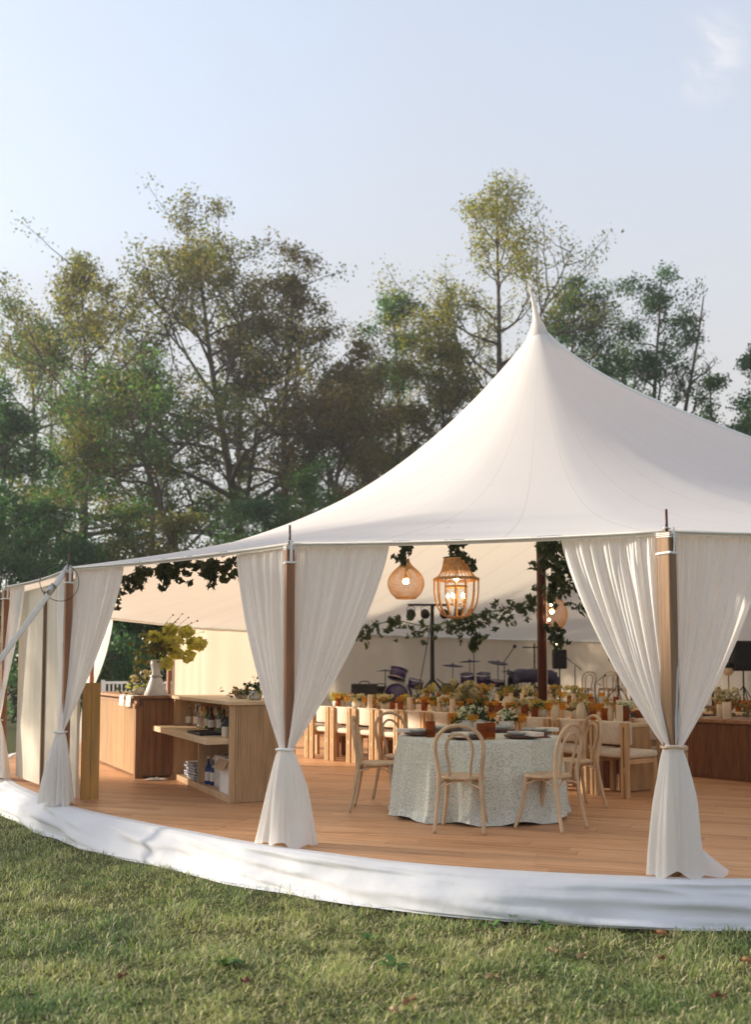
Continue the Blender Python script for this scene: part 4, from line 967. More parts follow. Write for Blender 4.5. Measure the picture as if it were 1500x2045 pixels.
for k, (an, lb) in enumerate(((185, 'sage plate and folded napkin by the side-on chair, left of the round table'), (252, 'sage plate and napkin in front of the chair turned its back to us'), (308, 'plate and white menu napkin at the front right of the round table'),
                              (10, 'plate setting at the right of the round table'), (120, 'plate setting at the far left of the round table'), (62, 'plate setting at the far side of the round table'))):
    a = math.radians(an); place(PS, (TC.x + .56 * math.cos(a), TC.y + .56 * math.sin(a), TZ), a + PI / 2, lb, 'place settings on the round table', (1, 1, 1.7))
rt = [(TU, 980, 1476, 'tumbler', 'tall ribbed amber tumbler at the left of the round table'), (TU, 860, 1472, 'tumbler', 'dark amber tumbler beside the left plate on the round table'), (GO, 865, 1455, 'goblet', 'amber goblet by the low white flower pot on the round table'),
      (CO, 945, 1468, 'coupe_glass', 'amber coupe glass in the middle front of the round table'), (TU, 963, 1478, 'tumbler', 'dark ribbed amber tumbler in the middle front of the round table'), (GO, 960, 1448, 'goblet', 'amber goblet between the flower pots on the round table'),
      (CO, 1000, 1455, 'coupe_glass', 'amber coupe glass right of the leafy flowers on the round table'), (TU, 1030, 1458, 'tumbler', 'ribbed amber tumbler at the right of the round table'), (GO, 930, 1446, 'goblet', 'amber goblet at the far side of the round table'), (GO, 1062, 1462, 'goblet', 'amber goblet at the right edge of the round table')]
for pr, px, py, nm, lb in rt:
    g = G(px, py, .742); v = g.to_2d() - TC
    if v.length > .62: v = v.normalized() * .62
    place(pr, (TC.x + v.x, TC.y + v.y, TZ), random.random() * 6, lb, 'amber glasses on the round table', (1.15, 1.15, 1.3))
WHITEF = [(0.74, 0.70, 0.60), (0.80, 0.78, 0.72)]
def posy(label, px, py, sz, cols, lc=GREENS, nh=9, lv=20):
    g = G(px, py, .742); v = g.to_2d() - TC
    if v.length > .6: v = v.normalized() * .6
    o = bouquet(label, pot_low, ring_heads(nh, .07, .12, .08, px), .026, cols, lv, (.06, .06, .04), .055, (0, 0, .135), (TC.x + v.x, TC.y + v.y, TZ), 26, lcols=lc); o.scale = (sz,) * 3; return o
posy('low grey pot of tiny white flowers on the left of the round table', 898, 1452, 1.15, [(0.74, 0.70, 0.52), (0.78, 0.76, 0.66)], nh=14)
posy('white lilies with large dark leaves at the middle of the round table', 955, 1452, 1.25, WHITEF, [(0.02, 0.045, 0.018), (0.04, 0.07, 0.025)], 8, 26)
posy('pot of white daisies on the right of the round table', 1095, 1452, 1.1, WHITEF, nh=12)
t = thing('plum_napkin', 'dark plum napkin crumpled on the right of the round table', 'napkin', (TC.x + .46, TC.y - .30, TZ))
mb = MB(); mb.grid(lambda a, b: (.34 * (a - .5), .14 * (b - .5) * (.4 + a), .006 + .05 * abs(mnoise.noise((a * 5, b * 3, 8))) * math.sin(PI * a) * math.sin(PI * b) * 2), 18, 10); mb.build('cloth', M_plum, t, True)
# the long tables: glasses, candles and flowers
def strip(off, k0, k1, where, n, seed, z=.756, dens=1.0):
    q = random.Random(seed); cnt = {}
    arr = []
    for i in range(n):
        k = k0 + (k1 - k0) * (i + q.uniform(.1, .9)) / n; d = off + q.uniform(-.30, .30); kind = q.choice(('goblet', 'goblet', 'tumbler', 'tumbler', 'candle', 'coupe')); arr.append((k, d, kind))
    for k, d, kind in arr:
        p = row(k, d); pr = {'goblet': GO, 'tumbler': TU, 'candle': PI_, 'coupe': CO}[kind]; cnt[kind] = cnt.get(kind, 0) + 1
        nm = {'goblet': 'amber goblet', 'tumbler': 'ribbed amber tumbler', 'candle': 'cream pillar candle', 'coupe': 'amber coupe glass'}[kind]
        place(pr, (p.x, p.y, DECK + z), q.random() * 6, '%s on the %s, %s such from the left' % (nm, where, ORD[cnt[kind] - 1]), '%s on the %s' % (nm + 's' if not nm.endswith('glass') else 'amber coupe glasses', where), (1.12, 1.12, q.uniform(1.2, 1.65)))
strip(.80, -2.2, 8.6, 'nearest long table', 74, 11)
strip(4.55, -6.3, 6.8, 'second row of long tables', 44, 12)
YEL = [(0.50, 0.40, 0.10), (0.56, 0.46, 0.16), (0.40, 0.36, 0.08)]; CRM = [(0.60, 0.50, 0.32), (0.70, 0.62, 0.48)]
OLV = [(0.16, 0.17, 0.05), (0.26, 0.21, 0.07)]; OCH = [(0.45, 0.26, 0.06), (0.55, 0.36, 0.10)]
fl_near = [(-1.9, YEL, 'yellow'), (-1.2, CRM, 'cream'), (-.4, YEL, 'yellow'), (.35, CRM, 'cream and green'), (1.1, YEL, 'yellow'), (2.1, OLV, 'olive'), (2.9, CRM, 'cream'), (4.0, OLV, 'olive and ochre'), (5.0, CRM, 'pale cream'), (6.0, YEL, 'yellow'), (7.0, CRM, 'cream and white'), (8.0, WHITEF, 'white')]
for j, (k, c, nm) in enumerate(fl_near):
    p = row(k, .80 + .1 * ((j * 7) % 3 - 1)); q = random.Random(j)
    o = bouquet('%s flowers on the nearest long table, %s arrangement from the left' % (nm, ORD[j]), pot_low, ring_heads(13, .10, .10, .09, 40 + j), .032, c, 16, (.07, .07, .03), .05, (0, 0, .12), (p.x, p.y, DECK + .756), 26, lcols=GREENS if j % 2 else OLV); o['group'] = 'flower bowls on the nearest long table'; o.scale = (1.15,) * 3
fl_far = [(-6, YEL, 'yellow'), (-5, OLV, 'olive'), (-4, CRM, 'cream'), (-3, OCH, 'ochre'), (-1.9, OLV, 'olive'), (-.9, CRM, 'cream'), (0, OCH, 'ochre'), (1.0, YEL, 'yellow'), (3.8, CRM, 'cream'), (5, OCH, 'ochre'), (6.2, CRM, 'white and cream')]
for j, (k, c, nm) in enumerate(fl_far):
    p = row(k, 4.55); o = bouquet('%s flowers on the farther row of long tables, %s arrangement from the left' % (nm, ORD[j]), pot_low, ring_heads(13, .13, .12, .14, 60 + j), .038, c, 18, (.09, .09, .05), .06, (0, 0, .15), (p.x, p.y, DECK + .756), 22, lcols=OLV); o['group'] = 'flower bowls on the farther long tables'; o.scale = (1.2,) * 3
p = G(985, 1415, .756); pp = row(2.2, 4.4)
tall = bouquet('tall loose arrangement of cream and olive flowers rising above the other centrepieces', pot_low, ring_heads(18, .17, .20, .24, 77), .05, [(0.42, 0.33, 0.14), (0.62, 0.54, 0.40), (0.30, 0.22, 0.07)], 40, (.12, .12, .08), .07, (0, 0, .24), (row(3.2, .85).x, row(3.2, .85).y, DECK + .756), 40, lcols=OLV)
# buffet candles and vases
bc = pillar(.20, .052, M_wax); bw = pillar(.155, .056, P('pale_wax', (0.80, 0.74, 0.64), 0.5, 0.06, 10, trans=0.2, tcol=(0.85, 0.7, 0.5)))
for j, (s, d, pr, sc) in enumerate(((.10, .22, bw, .95), (.33, .36, bc, .85), (.55, .18, bc, 1.05), (.80, .40, bw, .8), (1.05, .16, bw, 1.2), (1.38, .20, bc, 1.0), (1.62, .42, bw, .9), (1.9, .2, bc, 1.1))):
    q = a0 + RV * s + RU * d; place(pr, (q.x, q.y, DECK + .7485), 0, 'cream pillar candle on the dark ribbed buffet, %s from the left' % ORD[j], 'candles on the ribbed buffet', sc)
for j, (s, d) in enumerate(((.25, .55), (.7, .6), (1.2, .55), (1.7, .6))):
    q = a0 + RV * s + RU * d; o = bouquet('rust and peach dried flowers on the ribbed buffet, %s bunch from the left' % ORD[j], pot_low, ring_heads(10, .14, .10, .10, 90 + j), .045, [(0.42, 0.17, 0.05), (0.55, 0.30, 0.14)], 30, (.12, .10, .05), .07, (0, 0, .14), (q.x, q.y, DECK + .7485), 28, lcols=OLV); o['group'] = 'dried flowers on the buffet'
for j, (k, d, h, r) in enumerate(((4.9, .72, .26, .07), (7.3, .62, .22, .06), (7.9, .7, .20, .07), (6.6, .6, .18, .06))):
    p = row(k, d); t = thing('stoneware_vase', 'cream stoneware vase on the nearest long table, %s vase from the left' % ORD[j], 'vase', (p.x, p.y, DECK + .756), 0, 'stoneware vases on the long table')
    mb = MB(); mb.lathe([(r * .7, 0), (r * .95, .02), (r, h * .5), (r * .85, h * .8), (r * .5, h * .93), (r * .55, h), (r * .45, h), (r * .4, h * .9)], 16); mb.build('body', P('cream_stoneware', (0.66, 0.57, 0.42), .6, .1, 14), t, True)
    V, F, cc = leaf_cloud([(rng.normal(0, .03), rng.normal(0, .03), h + abs(rng.normal(0, .05))) for _ in range(14)], 2, .05, OCH, .6); np_mesh('dried_tuft', V, F, M_petal, t, cc)

# ------------------------------------------------------------------ hanging lamps
def ptop(x, y):                  # canopy height above a point of the round end
    v = Vector((x, y)) - M1; r = v.length; t = r / 8.5; g = .36 * (1 - t) + .64 * (1 - t) ** 3; return DECK + 2.33 + (PEAK - 2.33) * g - .12
def basket(mb, prof, rings, ribs, r):
    zs = np.array([p[1] for p in prof]); rs = np.array([p[0] for p in prof]); L = np.concatenate([[0], np.cumsum(np.hypot(np.diff(zs), np.diff(rs)))])
    for k in range(rings):
        s = L[-1] * k / (rings - 1); z, q = np.interp(s, L, zs), np.interp(s, L, rs)
        mb.tube([(q * math.cos(a), q * math.sin(a), z) for a in [2 * PI * i / 26 for i in range(26)]], r, 4, closed=True)
    for i in range(ribs):
        a = 2 * PI * i / ribs; mb.tube([(q * math.cos(a), q * math.sin(a), z) for q, z in prof], r * 1.1, 4)
def lamp_cord(t, z0, x, y):
    zt = ptop(x, y); mb = MB(); mb.tube([(0, 0, z0), (0, 0, zt - t.location.z)], .006, 6); mb.build('cord', M_black, t)
def teardrop(px, y_bot, Y, wpx, hpx, label, lit=True):
    b = AT(px, y_bot, Y); W = wpx * Y / FPX; H = hpx * Y / FPX; t = thing('woven_pendant', label, 'lamp', b)
    base = [(.26, 0), (.34, .06), (.43, .16), (.49, .30), (.50, .40), (.46, .54), (.36, .68), (.22, .80), (.12, .90), (.085, 1.0)]
    prof = [(r * W, z * H) for r, z in catmull2(base)]
    mb = MB(); basket(mb, prof, 34, 44, .0028 * W / .45); mb.build('rattan_shade', M_rattan, t)
    mb = MB(); mb.tube([(prof[0][0] * math.cos(a), prof[0][0] * math.sin(a), 0) for a in [2 * PI * i / 30 for i in range(30)]], .008, 6, closed=True); mb.build('rim', M_rattan, t, True)
    mb = MB(); mb.ball((0, 0, H * .44), .042, 14, 8); mb.build('bulb', M_bulb if lit else M_wax, t, True)
    mb = MB(); mb.cyl((0, 0, H * .49), (0, 0, H * .60), .02, .016, 10); mb.build('socket', M_brass, t, True)
    lamp_cord(t, H * .60, b.x, b.y); return t
def catmull2(p):
    return [(v.x, v.y) for v in catmull([(a, b, 0) for a, b in p], 4)]
teardrop(811, 1195, 13.0, 73, 78, 'lit teardrop rattan pendant lamp hanging left of the open lantern')
teardrop(1103, 1258, 18.2, 62, 84, 'woven rattan pendant lamp half hidden behind the dark mast', True)
teardrop(1212, 1252, 18.5, 62, 78, 'woven rattan pendant lamp peeking out beside the right-hand curtain', True)
b = AT(912, 1233, 13.2); W = 92 * 13.2 / FPX; H = 118 * 13.2 / FPX
t = thing('cage_lantern', 'large open rattan cage lantern with lit candle bulbs', 'lamp', b)
prof = catmull2([(.17, 0), (.30, .05), (.40, .15), (.46, .28), (.485, .42), (.49, .56), (.49, .64)])
mb = MB()
for i in range(14):
    a = 2 * PI * i / 14 + .1; mb.tube([(r * W * math.cos(a), r * W * math.sin(a), z * H) for r, z in prof], .0095, 7)
mb.build('cage_ribs', M_rattan, t, True)
mb = MB()
for r, z, q in ((.49, .64, .013), (.17, 0, .012), (.10, .0, .008), (.485, .66, .009)): mb.tube([(r * W * math.cos(a), r * W * math.sin(a), z * H) for a in [2 * PI * i / 36 for i in range(36)]], q, 6, closed=True)
mb.build('hoops', M_rattan, t, True)
mb = MB(); top = catmull2([(.49, .645), (.40, .70), (.33, .78), (.29, .88), (.27, .98), (.25, 1.0)])
for i in range(28):
    a = 2 * PI * i / 28; mb.tube([(r * W * math.cos(a), r * W * math.sin(a), z * H) for r, z in top], .006, 5)
for r, z in ((.29, .88), (.27, .98)): mb.tube([(r * W * math.cos(a), r * W * math.sin(a), z * H) for a in [2 * PI * i / 30 for i in range(30)]], .008, 5, closed=True)
basket(mb, [(r * W * .985, z * H) for r, z in top if z > .76], 16, 40, .004)
mb.build('crown', M_rattan, t, True)
mb = MB(); mb.tube([(.13 * math.cos(a), .13 * math.sin(a), H * .52) for a in [2 * PI * i / 26 for i in range(26)]], .014, 6, closed=True, flat=1.4); mb.cyl((0, 0, H * .22), (0, 0, H * .62), .009, .009, 8)
mb.build('inner_ring', M_rattan, t, True)
for i in range(5):
    a = 2 * PI * i / 5 + .4; x, y = .115 * math.cos(a), .115 * math.sin(a)
    mb = MB(); mb.tube(catmull([(0, 0, H * .24), (x * .5, y * .5, H * .20), (x, y, H * .23), (x, y, H * .26)], 4), .006, 6); mb.cyl((x, y, H * .26), (x, y, H * .33), .011, .011, 8); arm = mb.build('candle_arm', M_wax, t, True)
    mb = MB(); mb.lathe([(.006, 0), (.015, .012), (.017, .026), (.009, .048), (.001, .062)], 10, (x, y, H * .33)); mb.build('candle_bulb', M_flame, arm, True)
mb = MB(); mb.ball((0, 0, H * .655), .034, 14, 8); mb.build('bulb', M_bulb, t, True)
lamp_cord(t, H * .68, b.x, b.y)
# string of bulbs down the mast
sbt = thing('string_lights', 'short string of small lit bulbs hanging down the dark mast', 'lights', (M1.x + .11, M1.y - .10, DECK + 1.9)); og = sbt.location
pts = [AT(px, py, 15.88) for px, py in ((1092, 1150), (1101, 1204), (1097, 1234), (1103, 1258), (1113, 1281))]
mb = MB(); mb.tube(catmull(pts, 6), .004, 5); mb.build('wire', M_black, sbt, True, og)
for p in (pts[1], pts[2], pts[4]):
    mb = MB(); mb.ball(p - Vector((0, 0, .03)), .018, 10, 6, 1.2); mb.build('bulb', M_bulb, sbt, True, og)

# ------------------------------------------------------------------ greenery on the tent
VG = [(0.028, 0.052, 0.022), (0.045, 0.075, 0.030), (0.075, 0.10, 0.042)]
vine('leafy_garland', 'long leafy garland strung under the canopy behind the lamps', [AT(*q) for q in ((676, 1268, 21), (735, 1252, 20.6), (790, 1240, 20.2), (850, 1250, 19.8), (905, 1240, 19.2), (950, 1228, 18.7), (1000, 1218, 18), (1050, 1202, 17.3), (1088, 1180, 16.4))], 170, .10, .11, .12, cols=VG)
vine('leafy_garland', 'thick leafy garland climbing the dark mast and spilling right', [AT(*q) for q in ((1098, 1050, 15.7), (1104, 1090, 15.7), (1112, 1140, 15.7), (1108, 1180, 15.8))], 90, .12, .12, .08, cols=VG)
vine('leafy_garland', 'leafy garland swagging from the mast towards the right-hand curtain', [AT(*q) for q in ((1100, 1075, 15.6), (1135, 1120, 15.4), (1165, 1160, 15.2), (1195, 1180, 15.0), (1230, 1185, 14.8))], 130, .16, .11, .12, cols=VG)
vine('leafy_garland', 'small leafy tuft low on the mast below the woven lamp', [AT(*q) for q in ((1098, 1255, 15.8), (1112, 1270, 15.8), (1108, 1285, 15.8))], 30, .07, .10, .03, cols=VG)
vine('leafy_garland', 'leafy garland under the eave between the two left curtains', [AT(*q) for q in ((225, 1185, 12.2), (255, 1150, 12.0), (310, 1136, 11.6), (370, 1128, 11.2), (430, 1124, 10.8), (480, 1124, 10.4))], 120, .065, .095, .07, cols=[(0.03, 0.05, 0.018), (0.06, 0.08, 0.02), (0.10, 0.11, 0.03)])
for px, y0, y1, Y, lb in ((327, 1120, 1172, 11.4, 'leafy tendril hanging below the eave garland, longer of two'), (420, 1115, 1168, 10.9, 'leafy tendril hanging below the eave garland nearest the middle curtain')):
    vine('leafy_tendril', lb, [AT(px, y0, Y), AT(px + 3, (y0 + y1) / 2, Y), AT(px - 2, y1, Y)], 22, .035, .09, .02, 'vine', cols=VG)
for px, y0, y1, Y, lb in ((806, 1068, 1118, 13.0, 'greenery wound round the cord of the teardrop lamp'), (910, 1064, 1120, 13.2, 'greenery wound round the cord of the cage lantern')):
    vine('lamp_greenery', lb, [AT(px, y0 - 30, Y), AT(px - 2, y0, Y), AT(px + 2, (y0 + y1) / 2, Y), AT(px, y1, Y)], 70, .05, .085, .03, 'garland', cols=VG)
vine('lamp_greenery', 'sprig drooping over the shoulder of the cage lantern', [AT(925, 1112, 13.0), AT(940, 1118, 12.9), AT(944, 1136, 12.9)], 22, .03, .07, .03, 'garland', cols=VG)
vine('leafy_garland', 'thin leafy strand hanging down the far tent pole behind the drums', [AT(946, 1240, 19), AT(950, 1262, 19), AT(948, 1295, 19)], 26, .06, .12, .05, cols=VG)
vine('leafy_garland', 'leafy garland at the right picture edge beyond the nearest curtain', [AT(*q) for q in ((1465, 1150, 12.5), (1485, 1120, 12.5), (1515, 1090, 12.5))], 90, .10, .11, .12, cols=VG)

# ------------------------------------------------------------------ band equipment
STG = DECK + .40
st_o = M1 + AX * 3.0 + NL * 3.0
stg = thing('stage_platform', 'low dark stage platform under the band equipment', 'stage', (st_o.x, st_o.y, DECK)); og = stg.location
mb = MB(); obox(mb, st_o, AX, NL, 0, 9.4, 0, 5.5, .345, .399); mb.build('stage_deck', M_reed, stg, False, og)
mb = MB(); obox(mb, st_o, AX, NL, .03, 9.37, .03, 5.47, .002, .344); mb.build('stage_skirt', M_black, stg, False, og)
def tripod(mb, c, h, r, sp=.45, zc=.45):
    mb.cyl((c[0], c[1], .12), (c[0], c[1], h), r, r * .8, 8)
    for k in range(3):
        a = k * 2.09 + .5; mb.cyl((c[0], c[1], zc), (c[0] + sp * math.cos(a), c[1] + sp * math.sin(a), .01), r * .55, r * .5, 6)
b = AT(864, 1400, 23.5); t = thing('light_stand', 'black lighting stand with a T-bar of four stage lights', 'light stand', (b.x, b.y, STG)); HT = AT(864, 1208, 23.5).z - STG
mb = MB(); tripod(mb, (0, 0), HT, .055, .7, .75); mb.build('stand', M_blackmet, t)
mb = MB(); mb.box((.1, 0, HT), (1.35, .05, .05)); mb.build('cross_bar', M_blackmet, t)
for x in (-.5, -.17, .28, .62):
    mb = MB(); mb.tube([(x - .09, 0, HT - .2), (x - .09, 0, HT - .07), (x, 0, HT - .02), (x + .09, 0, HT - .07), (x + .09, 0, HT - .2)], .008, 5); yk = mb.build('yoke', M_blackmet, t)
    mb = MB(); mb.tube([(x, .09, HT - .18), (x, -.10, HT - .22), (x, -.16, HT - .235)], [.10, .105, .11], 14); mb.build('lamp_can', M_black, yk, True)
mb = MB(); mb.tube(catmull([(.05, -.03, HT), (-.25, -.1, .9), (-.35, -.1, .35), (.1, -.15, .25), (.35, -.1, .5), (.1, 0, .75)], 8), .012, 5); mb.build('cable', M_black, t)
b = AT(950, 1395, 24.5); t = thing('drum_kit', 'purple drum kit with cymbals in front of the canvas wall', 'drums', (b.x, b.y, STG), -.15)
def drum(c, ax, r, h, nm, mat=None):
    ax = Vector(ax).normalized(); c = Vector(c)
    mb = MB(); mb.tube([c - ax * h / 2, c + ax * h / 2], r, 22); d = mb.build(nm, mat or M_purple, t, True)
    for s in (-1, 1):
        q = c + ax * (s * h / 2); u = ax.orthogonal().normalized(); v = ax.cross(u)
        mb = MB(); mb.tube([q + (u * math.cos(a) + v * math.sin(a)) * (r + .008) for a in [2 * PI * i / 22 for i in range(22)]], .014, 6, closed=True); mb.build('hoop', M_steel, d, True)
drum((0, -.1, .30), (0, 1, 0), .29, .42, 'bass_drum'); drum((-.20, -.05, .74), (0, -.35, 1), .16, .22, 'tom'); drum((.20, -.05, .74), (0, -.35, 1), .17, .24, 'tom')
drum((-.62, .25, .42), (0, 0, 1), .22, .42, 'floor_tom'); drum((.52, .2, .62), (.1, -.1, 1), .19, .15, 'snare_drum')
for x, y, z, r, tl in ((-.55, .0, 1.05, .26, .12), (-.15, .3, 1.15, .28, -.05), (.55, .0, 1.12, .25, .2), (.8, .35, .9, .2, 0)):
    mb = MB(); mb.lathe([(r, 0), (r * .6, .018), (.05, .03), (.03, .05), (.0005, .055)], 22); c = mb.build('cymbal', M_navy, t, True); c.location = (x, y, z); c.rotation_euler = (tl, tl * .7, 0)
    mb = MB(); tripod(mb, (x, y), z + .08, .012, .28, .5); mb.build('cymbal_stand', M_blackmet, t)
mb = MB(); tripod(mb, (.25, .35), .5, .02, .2, .3); mb.lathe([(.17, .5), (.18, .53), (.17, .58), (.0005, .58)], 16, (.25, .35, 0)); mb.build('drum_throne', M_black, t, True)
mb = MB(); mb.tube([(-.05, .35, 0.0), (-.05, .35, 1.55), (.0, .1, 1.70)], .012, 6); mb.ball((.0, .06, 1.72), .035, 8, 5); mb.build('overhead_microphone', M_black, t)
mb = MB(); mb.tube([(.72, .1, .0), (.70, .1, 1.15), (.95, -.1, 1.5)], .012, 6); mb.ball((.96, -.11, 1.52), .05, 8, 5); mb.build('boom_microphone', M_black, t)
def mic_stand(px, ytop, Y, label, boom):
    b = AT(px, 1400, Y); z = AT(px, ytop, Y).z - STG; t = thing('microphone_stand', label, 'microphone', (b.x, b.y, STG), 0, 'microphone stands on the stage')
    mb = MB(); tripod(mb, (0, 0), z * .8, .014, .3, .25); mb.build('stand', M_blackmet, t)
    mb = MB(); mb.tube([(.16, 0, z * .72), (0, 0, z * .82), (-.30 if boom else .22, 0, z * (1.0 if boom else 1.02))], .010, 6); mb.build('boom', M_blackmet, t)
    mb = MB(); e = (-.36, 0, z * 1.005) if boom else (.27, 0, z * 1.06); mb.tube([(-.30 if boom else .22, 0, z * (1.0 if boom else 1.02)), e], [.014, .028], 8); mb.build('microphone', M_black, t); return t
mic_stand(1150, 1308, 25, 'tall boom microphone stand right of the first loudspeaker', True)
mic_stand(1190, 1352, 25.5, 'short tilted microphone stand in the middle of the stage', False)
mic_stand(1042, 1345, 25, 'boom microphone stand left of the dark mast', True)
def speaker(px, y0, y1, wpx, Y, label):
    b = AT(px, 1400, Y); z0 = AT(px, y1, Y).z - STG; z1 = AT(px, y0, Y).z - STG; W = wpx * Y / FPX; t = thing('loudspeaker', label, 'loudspeaker', (b.x, b.y, STG), 0, 'loudspeakers on stands')
    mb = MB(); mb.box((0, 0, (z0 + z1) / 2), (W, W * .9, z1 - z0)); mb.build('cabinet', M_black, t, bevel=.03)
    mb = MB(); mb.box((0, -W * .46, (z0 + z1) / 2), (W * .86, .02, (z1 - z0) * .9)); mb.build('grille', M_blackmet, t, bevel=.008)
    mb = MB(); tripod(mb, (0, 0), z0 + .02, .022, .5, .6); mb.build('stand', M_blackmet, t); return t
speaker(1119, 1297, 1336, 26, 26, 'black loudspeaker on a stand just right of the dark mast')
speaker(1236, 1275, 1320, 32, 24, 'black loudspeaker on a stand beside the right-hand curtain')
speaker(1487, 1280, 1340, 46, 22, 'big black loudspeaker at the right picture edge')
b = AT(1066, 1395, 24.2); t = thing('covered_keyboard', 'keyboard on a stand under a dark purple cover left of the mast', 'keyboard', (b.x, b.y, STG), .1)
mb = MB(); mb.grid(lambda a, b: (1.15 * (a - .5), (-.3 + .6 * b) , .88 + .10 * math.sin(PI * b) ** .5 + .03 * mnoise.noise((a * 5, b * 4, 3)) - (.18 * (abs(a - .5) * 2) ** 6) - .22 * (1 if b in (0.0, 1.0) else 0)), 22, 9); o = mb.build('cover', M_navy, t, True); sm = o.modifiers.new('solid', 'SOLIDIFY'); sm.thickness = .02
mb = MB()
for s in (-1, 1): mb.cyl((s * .4, -.2, 0), (-s * .1, .1, .84), .02, .02, 6); mb.cyl((s * .4, .2, 0), (-s * .1, -.1, .84), .02, .02, 6)
mb.build('cross_stand', M_blackmet, t)
mb = MB(); mb.box((0, 0, .86), (1.1, .34, .08)); mb.build('keyboard', M_black, t)
mb = MB(); mb.cyl((.10, .25, 0), (.10, .25, 1.6), .02, .02, 6); mb.box((.05, .2, 1.5), (.5, .04, .03)); mb.build('tablet_arm', M_blackmet, t)
def amp(px, Y, W, H, label, mat=M_black, rz=0):
    b = AT(px, 1400, Y); t = thing('amplifier', label, 'amplifier', (b.x, b.y, STG), rz, 'dark equipment cases')
    mb = MB(); mb.box((0, 0, H / 2 + .01), (W, .4, H)); mb.build('case', mat, t, bevel=.03)
    mb = MB(); mb.box((0, -.205, H * .45), (W * .88, .02, H * .7)); mb.build('grille', M_blackmet, t)
    mb = MB(); mb.tube(catmull([(-W * .2, 0, H + .01), (-W * .12, 0, H + .06), (W * .12, 0, H + .06), (W * .2, 0, H + .01)], 4), .012, 6); mb.build('handle', M_black, t); return t
amp(728, 23.5, .62, .62, 'dark equipment case at the left end of the stage'); amp(760, 24.5, .7, .55, 'low dark case second from the left on the stage')
amp(1022, 23.5, .7, .5, 'dark amplifier right of the drum kit'); amp(1290, 23, .6, .7, 'dark case behind the right-hand curtain')
t = thing('spare_drums', 'shiny purple drums stacked left of the lighting stand', 'drums', (AT(795, 1400, 23.8).x, 23.8, STG))
drum((0, 0, .34), (0.2, 1, 0), .30, .4, 'bass_drum'); drum((.0, .0, .86), (.3, .3, 1), .20, .25, 'tom'); drum((.42, .1, .62), (.2, -.2, 1), .18, .2, 'tom')
mb = MB(); mb.lathe([(.24, 0), (.14, .02), (.03, .04), (.0005, .05)], 20, (-.3, 0, .92)); mb.cyl((-.3, 0, 0), (-.3, 0, .95), .012, .012, 6); mb.build('cymbal', M_navy, t, True)
for j, (px, Y) in enumerate(((1170, 27), (1212, 27.2), (1231, 26.5))):
    b = AT(px, 1400, Y); chair_at(b.x, b.y, (-.3, 1), 'bentwood chair standing on the stage, %s from the left of three' % ORD[j], 'bentwood chairs on the stage').location.z = STG + .001
b = AT(1457, 1400, 22); t = thing('globe_lamp', 'cream globe lamp on a thin stand near the right picture edge', 'lamp', (b.x, b.y, DECK)); z = AT(1457, 1338, 22).z - DECK
mb = MB(); mb.lathe([(.16, 0), (.15, .02), (.02, .04), (.015, z - .12)], 14); mb.build('stand', M_brass, t, True); mb = MB(); mb.ball((0, 0, z), .12, 16, 10); mb.build('globe', M_wax, t, True)
mb = MB(); mb.lathe([(.13, z + .05), (.06, z + .16), (.0005, z + .17)], 14); mb.build('cap', M_black, t, True)
for j, (px, lb) in enumerate(((1395, 'black cable stand behind the right-hand curtain'), (1425, 'tall black stand just right of the right-hand curtain'))):
    b = AT(px, 1400, 22.5); t = thing('black_stand', lb, 'stand', (b.x, b.y, DECK)); mb = MB(); tripod(mb, (0, 0), 1.9, .03, .4, .5); mb.build('pole', M_blackmet, t); mb = MB(); mb.tube(catmull([(0, 0, 1.9), (-.25, .0, 1.6), (-.3, 0, .8), (-.1, 0, .05)], 7), .02, 6); mb.build('cable', M_black, t)
# white railing outside the far left opening
ra = AT(205, 1375, 23.2).to_2d(); rb = AT(352, 1375, 23.6).to_2d()
t = thing('railing', 'pale slatted railing beyond the far left opening', 'railing', (ra.x, ra.y, 0)); og = t.location; d = (rb - ra); L = d.length; d.normalize(); az = math.atan2(d.y, d.x)
for z in (DECK + 1.06, DECK + .12):
    mb = MB(); c = ra + d * (L / 2); mb.box((c.x, c.y, z), (L, .05, .06), az); mb.build('rail', M_white, t, False, og)
for k in range(18):
    c = ra + d * (L * (k + .5) / 18); mb = MB(); mb.box((c.x, c.y, DECK + .59), (.035, .03, .87), az); mb.build('baluster', M_white, t, False, og)
for k in (0, 1):
    c = ra + d * (L * k); mb = MB(); mb.box((c.x, c.y, (DECK + 1.12) / 2), (.09, .09, DECK + 1.12), az); mb.build('post', M_white, t, False, og)

# ------------------------------------------------------------------ lawn
def inside_deck(x, y, m=0.10):
    ok = np.ones(len(x), bool)
    for i in range(len(DECKP)):
        a, b = DECKP[i], DECKP[(i + 1) % len(DECKP)]; e = b - a; L = e.length
        ok &= (e.x * (y - a.y) - e.y * (x - a.x)) / L > -m
    return ok
def vnoise(x, y, s, seed):        # cheap value noise
    r = np.random.default_rng(seed); T = r.uniform(0, 1, (64, 64)); u, v = x / s + 100, y / s + 100; i, j = np.floor(u).astype(int), np.floor(v).astype(int); f, g = u - i, v - j
    f, g = f * f * (3 - 2 * f), g * g * (3 - 2 * g); q = lambda a, b: T[a % 64, b % 64]
    return (q(i, j) * (1 - f) + q(i + 1, j) * f) * (1 - g) + (q(i, j + 1) * (1 - f) + q(i + 1, j + 1) * f) * g
NB = 330000
Y = 3.9 + (15.5 - 3.9) * rng.uniform(0, 1, NB) ** 1.55; X = rng.uniform(-.47, .47, NB) * Y
keep = ~inside_deck(X, Y, 0.13); X, Y = X[keep], Y[keep]
